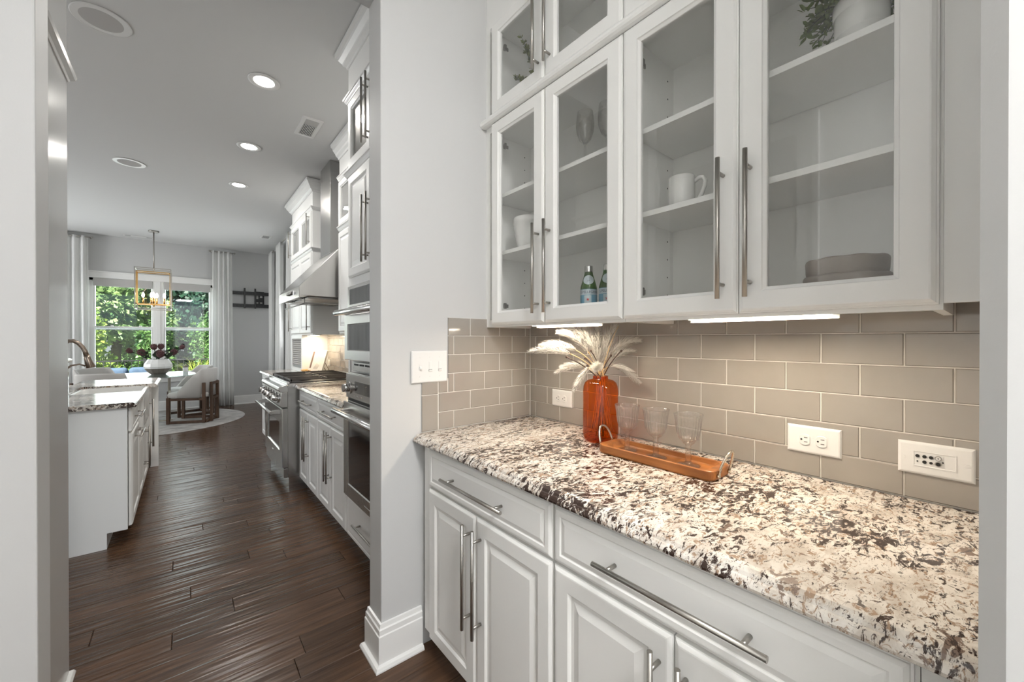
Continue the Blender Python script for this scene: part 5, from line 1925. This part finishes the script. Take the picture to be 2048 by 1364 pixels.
cage(.215, .215, 1.800, 2.440, .0065, 'nickel', 'outer_cage')
cage(.205, .095, 1.875, 2.395, .0065, 'brass', 'inner_cage')
MB().box(CX - .215, CX + .215, CY - .006, CY + .006, 2.434, 2.446).box(CX - .006, CX + .006, CY - .215, CY + .215, 2.4345, 2.4455).build('top_cross', 'nickel', ch)
MB().box(CX - .205, CX + .205, CY - .006, CY + .006, 1.869, 1.881).box(CX - .006, CX + .006, CY - .13, CY + .13, 1.8695, 1.8805).build('arm_cross', 'brass', ch)
MB().tube([(CX, CY, 1.84), (CX, CY, 1.90)], .014, 14).build('finial', 'brass', ch)
for dx, dy in ((-.13, 0), (.13, 0), (0, -.12), (0, .12), (-.03, -.03), (.035, .03)):
    s_ = MB().tube([(CX + dx, CY + dy, 1.881), (CX + dx, CY + dy, 1.985)], .0125, 14).build('candle_sleeve', 'brass', ch)
    MB().lathe([(0, 0), (.010, .004), (.019, .030), (.015, .055), (.004, .080), (0, .084)], (CX + dx, CY + dy, 1.9855), 16).build('bulb', 'bulb', s_)


# curtains
def curtain(name, label, p0, p1, z0, z1, folds, amp, nrm, flare=0.0, group=None, gather=1.0):
    """pleated panel hung from p0 to p1 (xy), facing nrm."""
    p0, p1, nrm = Vector(p0), Vector(p1), Vector(nrm)
    t = thing(name, label, 'curtain', ((p0.x + p1.x) / 2, (p0.y + p1.y) / 2, z0), group=group)
    n = folds * 10
    mid = (p0 + p1) / 2
    secs = []
    for j, zf in enumerate((0, .12, .35, .6, .8, .93, .975, 1.0)):
        z = z0 + (z1 - z0) * zf
        sc_ = 1 + flare * (1 - zf) ** 1.5
        sec = []
        for side in (0, 1):
            rng = range(n + 1) if side == 0 else range(n, -1, -1)
            for k in rng:
                u = k / n
                ph = 2 * PI * folds * u
                a = amp * (math.sin(ph + .5 * math.sin(ph * .37 + zf)) + .25 * math.sin(ph * .53 + 2 * zf))
                q = mid + (p0.lerp(p1, u) - mid) * sc_ + nrm * (a * (1.15 - .25 * zf) + (.002 if side == 0 else -.002))
                sec.append(Vector((q.x, q.y, z)))
        secs.append(sec)
    loft(MB(), secs, True).build('panel', 'curtain', t)
    return t


curtain('curtain', 'white curtain at the left of the dining window', (-1.92, 9.56), (-1.22, 9.56), .012, 3.01, 8, .030, (0, -1), .05)
curtain('curtain', 'white curtain at the right of the dining window beside the wall bracket', (.425, 9.56), (.735, 9.56), .012, 3.01, 4, .030, (0, -1), .18)
curtain('curtain', 'white curtain on the right wall, farthest one', (1.335, 8.92), (1.335, 9.30), .012, 3.01, 4, .032, (-1, 0), .05)
curtain('curtain', 'white curtain on the right wall, middle one', (1.325, 7.95), (1.325, 8.42), .012, 3.01, 5, .034, (-1, 0), .05)
curtain('curtain', 'white curtain on the right wall next to the far wall cabinet', (1.32, 6.92), (1.32, 7.45), .012, 3.01, 5, .034, (-1, 0), .04)
for nm, a, b, lab in (('curtain_rod', (-1.97, 9.56, 2.995), (-1.19, 9.56, 2.995), 'short nickel curtain rod over the left curtain'),
                      ('curtain_rod', (.39, 9.56, 2.995), (.76, 9.56, 2.995), 'short nickel curtain rod over the curtain right of the window'),
                      ('curtain_rod', (1.33, 8.86, 2.995), (1.33, 9.36, 2.995), 'short nickel curtain rod over the farthest curtain on the right wall'),
                      ('curtain_rod', (1.325, 6.88, 2.995), (1.325, 8.47, 2.995), 'nickel curtain rod over the nearer curtains on the right wall')):
    a, b = Vector(a), Vector(b)
    t = thing(nm, lab, 'curtain rod', (a + b) / 2)
    MB().tube([a, b], .009, 12).build('pole', 'nickel', t)
    d = (b - a).normalized()
    for p, s in ((a, -1), (b, 1)):
        MB().blob(p + d * s * .012, .017, .017, .017, 14, 8).build('finial', 'nickel', t)
    w = Vector((0, 1, 0)) if abs(d.x) > .5 else Vector((1, 0, 0))
    wall = 9.699 if abs(d.x) > .5 else 1.399
    for p in (a + d * .015, b - d * .015):
        q = p.copy()
        if abs(d.x) > .5: q.y = wall
        else: q.x = wall
        MB().tube([p, q], .006, 8).build('bracket', 'nickel', t)

# wall bracket for a television
tv = thing('wall_mount', 'black articulated television bracket without a screen on the far wall', 'bracket', (1.05, YF - .05, 2.12))
m = MB().box(1.12, 1.29, YF - .022, YF - .001, 2.00, 2.285).build('wall_plate', 'black', tv, bevel=.003)
MB().box(1.152, 1.185, YF - .0235, YF - .0215, 2.04, 2.24).box(1.215, 1.255, YF - .0235, YF - .0215, 2.04, 2.12).box(1.215, 1.255, YF - .0235, YF - .0215, 2.16, 2.24).build('plate_slot', 'shade', m)
for z in (2.235, 1.985):
    MB().box(.715, 1.365, YF - .075, YF - .050, z - .034, z + .034).build('rail', 'black', tv, bevel=.003)
    r = MB()
    for k in range(6):
        r.box(.80 + k * .06, .83 + k * .06, YF - .0765, YF - .0745, z - .006, z + .006)
    stuff(r.build('rail_slot', 'hole', tv))
for xx in (.945, 1.125):
    MB().box(xx - .015, xx + .015, YF - .100, YF - .0755, 1.93, 2.335).build('arm_bracket', 'black', tv, bevel=.003)
MB().box(1.13, 1.27, YF - .0505, YF - .0225, 2.07, 2.13).build('pivot', 'black', tv, bevel=.004)

# ================================================================== OUTSIDE
GZ = -.45
gr = structure(MB().box(-40, 40, YF + .6, 60, GZ - .4, GZ).build('ground', 'grass'))
pt = structure(MB().box(-5, 5, YF + .16, YF + 4.2, GZ - .2, GZ + .06).build('patio', 'patio'))


def tree(name, label, x, y, h, rx, rz, n, leaf, mtl, cat='tree', trunk=.12, group=None, shape=1.0, lobes=9):
    t = thing(name, label, cat, (x, y, GZ), group=group)
    rnd = random.Random(int(x * 31 + y * 17 + h * 7))
    cz = GZ + h - rz
    m = MB()
    if trunk:
        m.tube([(x, y, GZ - .05), (x + .1, y, GZ + h * .3), (x - .05, y + .1, cz), (x, y, cz + rz * .5)], [trunk, trunk * .8, trunk * .5, trunk * .2], 8)
        for k in range(5):
            a = rnd.uniform(0, 2 * PI)
            z = GZ + h * rnd.uniform(.25, .6)
            m.tube([(x, y, z), (x + math.cos(a) * rx * .35, y + math.sin(a) * rx * .35, z + rz * .3), (x + math.cos(a) * rx * .7, y + math.sin(a) * rx * .7, z + rz * .55)], [trunk * .4, trunk * .25, trunk * .1], 6)
        m.build('trunk', 'bark', t)
    lb = []
    for k in range(lobes):
        a = rnd.uniform(0, 2 * PI)
        e = rnd.uniform(-.9, 1)
        rr = math.sqrt(max(0, 1 - e * e))
        lb.append((Vector((x + rx * .62 * rr * math.cos(a), y + rx * .62 * rr * math.sin(a), cz + rz * .66 * e)), rnd.uniform(.38, .60)))
    lm = MB()
    for k in range(n):
        c, s_ = lb[rnd.randrange(lobes)]
        d = Vector((rnd.gauss(0, 1), rnd.gauss(0, 1), rnd.gauss(0, 1))).normalized()
        p = c + Vector((d.x * rx, d.y * rx, d.z * rz)) * s_ * rnd.random() ** .45
        if p.z < GZ + .03: continue
        q = (d + Vector((rnd.uniform(-.8, .8), rnd.uniform(-.8, .8), rnd.uniform(-.9, .3)))).normalized()
        sd = q.cross(Vector((rnd.uniform(-1, 1), rnd.uniform(-1, 1), rnd.uniform(-1, 1)))).normalized()
        L = leaf * rnd.uniform(.6, 1.3)
        i = len(lm.v)
        lm.v += [p, p + q * L * .5 + sd * L * .32, p + q * L, p + q * L * .5 - sd * L * .32]
        lm.f.append((i, i + 1, i + 2, i + 3)); lm.sm.append(False)
    stuff(lm.build('foliage', mtl, t, fix=False))
    return t


tree('leafy_tree', 'tall pale green sunlit tree seen in the left upper pane', -1.9, 19.4, 5.3, 1.7, 2.5, 11000, .20, 'leaf_sun', trunk=.16)
tree('leafy_tree', 'tall dark blue-green tree seen in the right upper pane', 1.95, 21.0, 8.8, 2.0, 3.9, 10000, .22, 'leaf_dark', trunk=.18)
tree('leafy_tree', 'tall dark tree standing far back behind the window mullion', -1.4, 28.0, 11.0, 2.9, 5.2, 10000, .30, 'leaf_dark', trunk=.2)
tree('leafy_tree', 'tall dark tree far back at the left edge of the window', -9.0, 29.0, 11.0, 2.9, 5.2, 8000, .30, 'leaf_dark', trunk=.2)
tree('leafy_tree', 'tall dark tree far back at the right edge of the window', 5.5, 28.5, 11.5, 2.9, 5.4, 8000, .30, 'leaf_dark', trunk=.2)
tree('leafy_tree', 'dark tree filling the gap far behind the left pane', -4.8, 37.5, 13.0, 3.6, 6.4, 7000, .34, 'leaf_dark', trunk=.2)
tree('leafy_tree', 'dark tree filling the gap far behind the right pane', 2.4, 37.5, 13.0, 3.4, 6.4, 7000, .34, 'leaf_dark', trunk=.2)
tree('shrub', 'bright green shrub in the lower left pane', -1.95, 15.7, 2.45, .80, 1.15, 5200, .11, 'leaf_bright', 'shrub', trunk=.04)
tree('shrub', 'mid green bushy shrub behind the flowers, left of the mullion', -.62, 16.9, 2.45, .48, 1.25, 3800, .12, 'leaf_mid', 'shrub', trunk=.05)
tree('shrub', 'dark green shrub right of the window mullion', .55, 17.2, 2.5, .52, 1.25, 3600, .12, 'leaf_mid', 'shrub', trunk=.05)
tree('shrub', 'pale green low hedge plant in the lower right pane', 1.75, 19.2, 1.9, .50, .9, 3000, .12, 'leaf_bright', 'shrub', trunk=.05)
tree('shrub', 'dark low shrub at the foot of the garden trees on the left', -4.6, 20.0, 2.2, .8, 1.1, 3000, .14, 'leaf_dark', 'shrub', trunk=.05)

for k_, (xx, yy, lab) in enumerate(((-3.3, 23.0, 'dark hedge plant behind the bright shrub, leftmost of the row'), (-1.75, 23.4, 'dark hedge plant in the row behind the left pane'),
                                   (-.2, 23.2, 'dark hedge plant in the row behind the mullion'), (1.3, 23.9, 'dark hedge plant in the row behind the right pane'), (2.9, 23.6, 'dark hedge plant at the right end of the row'))):
    tree('hedge_plant', lab, xx, yy, 2.9, .72, 1.5, 3000, .16, 'leaf_dark' if k_ % 2 == 0 else 'leaf_mid', 'hedge', trunk=.04)

og = thing('ornamental_grass', 'lime green ornamental grass clump outside the right pane', 'grass', (.30, 13.45, GZ + .0))
m = MB()
rnd = random.Random(5)
for k in range(520):
    a, L = rnd.uniform(0, 2 * PI), rnd.uniform(.7, 1.45)
    b = Vector((.30 + rnd.uniform(-.12, .12), 13.45 + rnd.uniform(-.12, .12), GZ + .02))
    o = Vector((math.cos(a), math.sin(a), 0)) * L * rnd.uniform(.15, .5)
    w = Vector((-o.y, o.x, 0)).normalized() * .009
    p = bez(b, b + o * .3 + Vector((0, 0, L)), b + o * 1.5 + Vector((0, 0, L * rnd.uniform(.5, .95))), 5)
    for q in range(4):
        ww, w2 = w * (1 - q / 4), w * (1 - (q + 1) / 4)
        m.quad(p[q] - ww, p[q] + ww, p[q + 1] + w2, p[q + 1] - w2)
stuff(m.build('blades', 'leaf_lime', og, fix=False))

fe = thing('garden_fence', 'thin black metal garden fence crossing behind the shrubs', 'fence', (-.8, 14.3, GZ))
for k in range(5):
    xx = -4.4 + k * 1.8
    MB().box(xx - .025, xx + .025, 14.275, 14.325, GZ, GZ + 1.28).build('post', 'black', fe)
for z in (GZ + 1.20, GZ + .14):
    MB().box(-4.4, 2.8, 14.29, 14.31, z - .016, z + .016).build('rail', 'black', fe)
for k in range(55):
    xx = -4.3 + k * .13
    MB().box(xx - .007, xx + .007, 14.295, 14.305, GZ + .12, GZ + 1.20).build('picket', 'black', fe)
sf = thing('outdoor_sofa', 'dark blue cushioned outdoor sofa on the patio below the window', 'sofa', (-1.15, 11.6, GZ + .06))
for (x0, x1) in ((-2.05, -1.5), (-1.49, -.94), (-.93, -.38)):
    MB().box(x0, x1, 11.35, 12.0, GZ + .40, GZ + .58).build('seat_cushion', 'navy_fabric', sf, bevel=.05, seg=3)
    MB().box(x0, x1, 11.93, 12.13, GZ + .56, GZ + 1.14).build('back_cushion', 'navy_fabric', sf, bevel=.07, seg=3)
MB().box(-2.12, -.31, 11.33, 12.18, GZ + .24, GZ + .395).box(-2.18, -2.06, 11.33, 12.18, GZ + .061, GZ + .80).box(-.37, -.25, 11.33, 12.18, GZ + .061, GZ + .80).box(-2.1, -.33, 12.14, 12.18, GZ + .3, GZ + 1.0).build('frame', 'dark_steel', sf, bevel=.01)

# ================================================================== group names for repeats that have none yet
GROUPS = dict(glass_wall_cabinet='pantry glass-door cabinets', base_cabinet='white base cabinets', wall_cabinet='kitchen wall cabinets', wall_outlet='double outlets on the tiles',
              under_cabinet_light='light strips under the wall cabinets', curtain='white curtains round the dining area', curtain_rod='short nickel curtain rods', kitchen_worktop='granite tops beside the range',
              island_worktop='granite tops of the island', ceiling_vent='white ceiling vents', leafy_tree='trees beyond the dining window', shrub='shrubs beyond the dining window', hedge_plant='hedge plants beyond the shrubs')
for o in COL.objects:
    base = o.name.split('.')[0]
    if o.parent is None and 'category' in o and 'group' not in o and base in GROUPS:
        o['group'] = GROUPS[base]
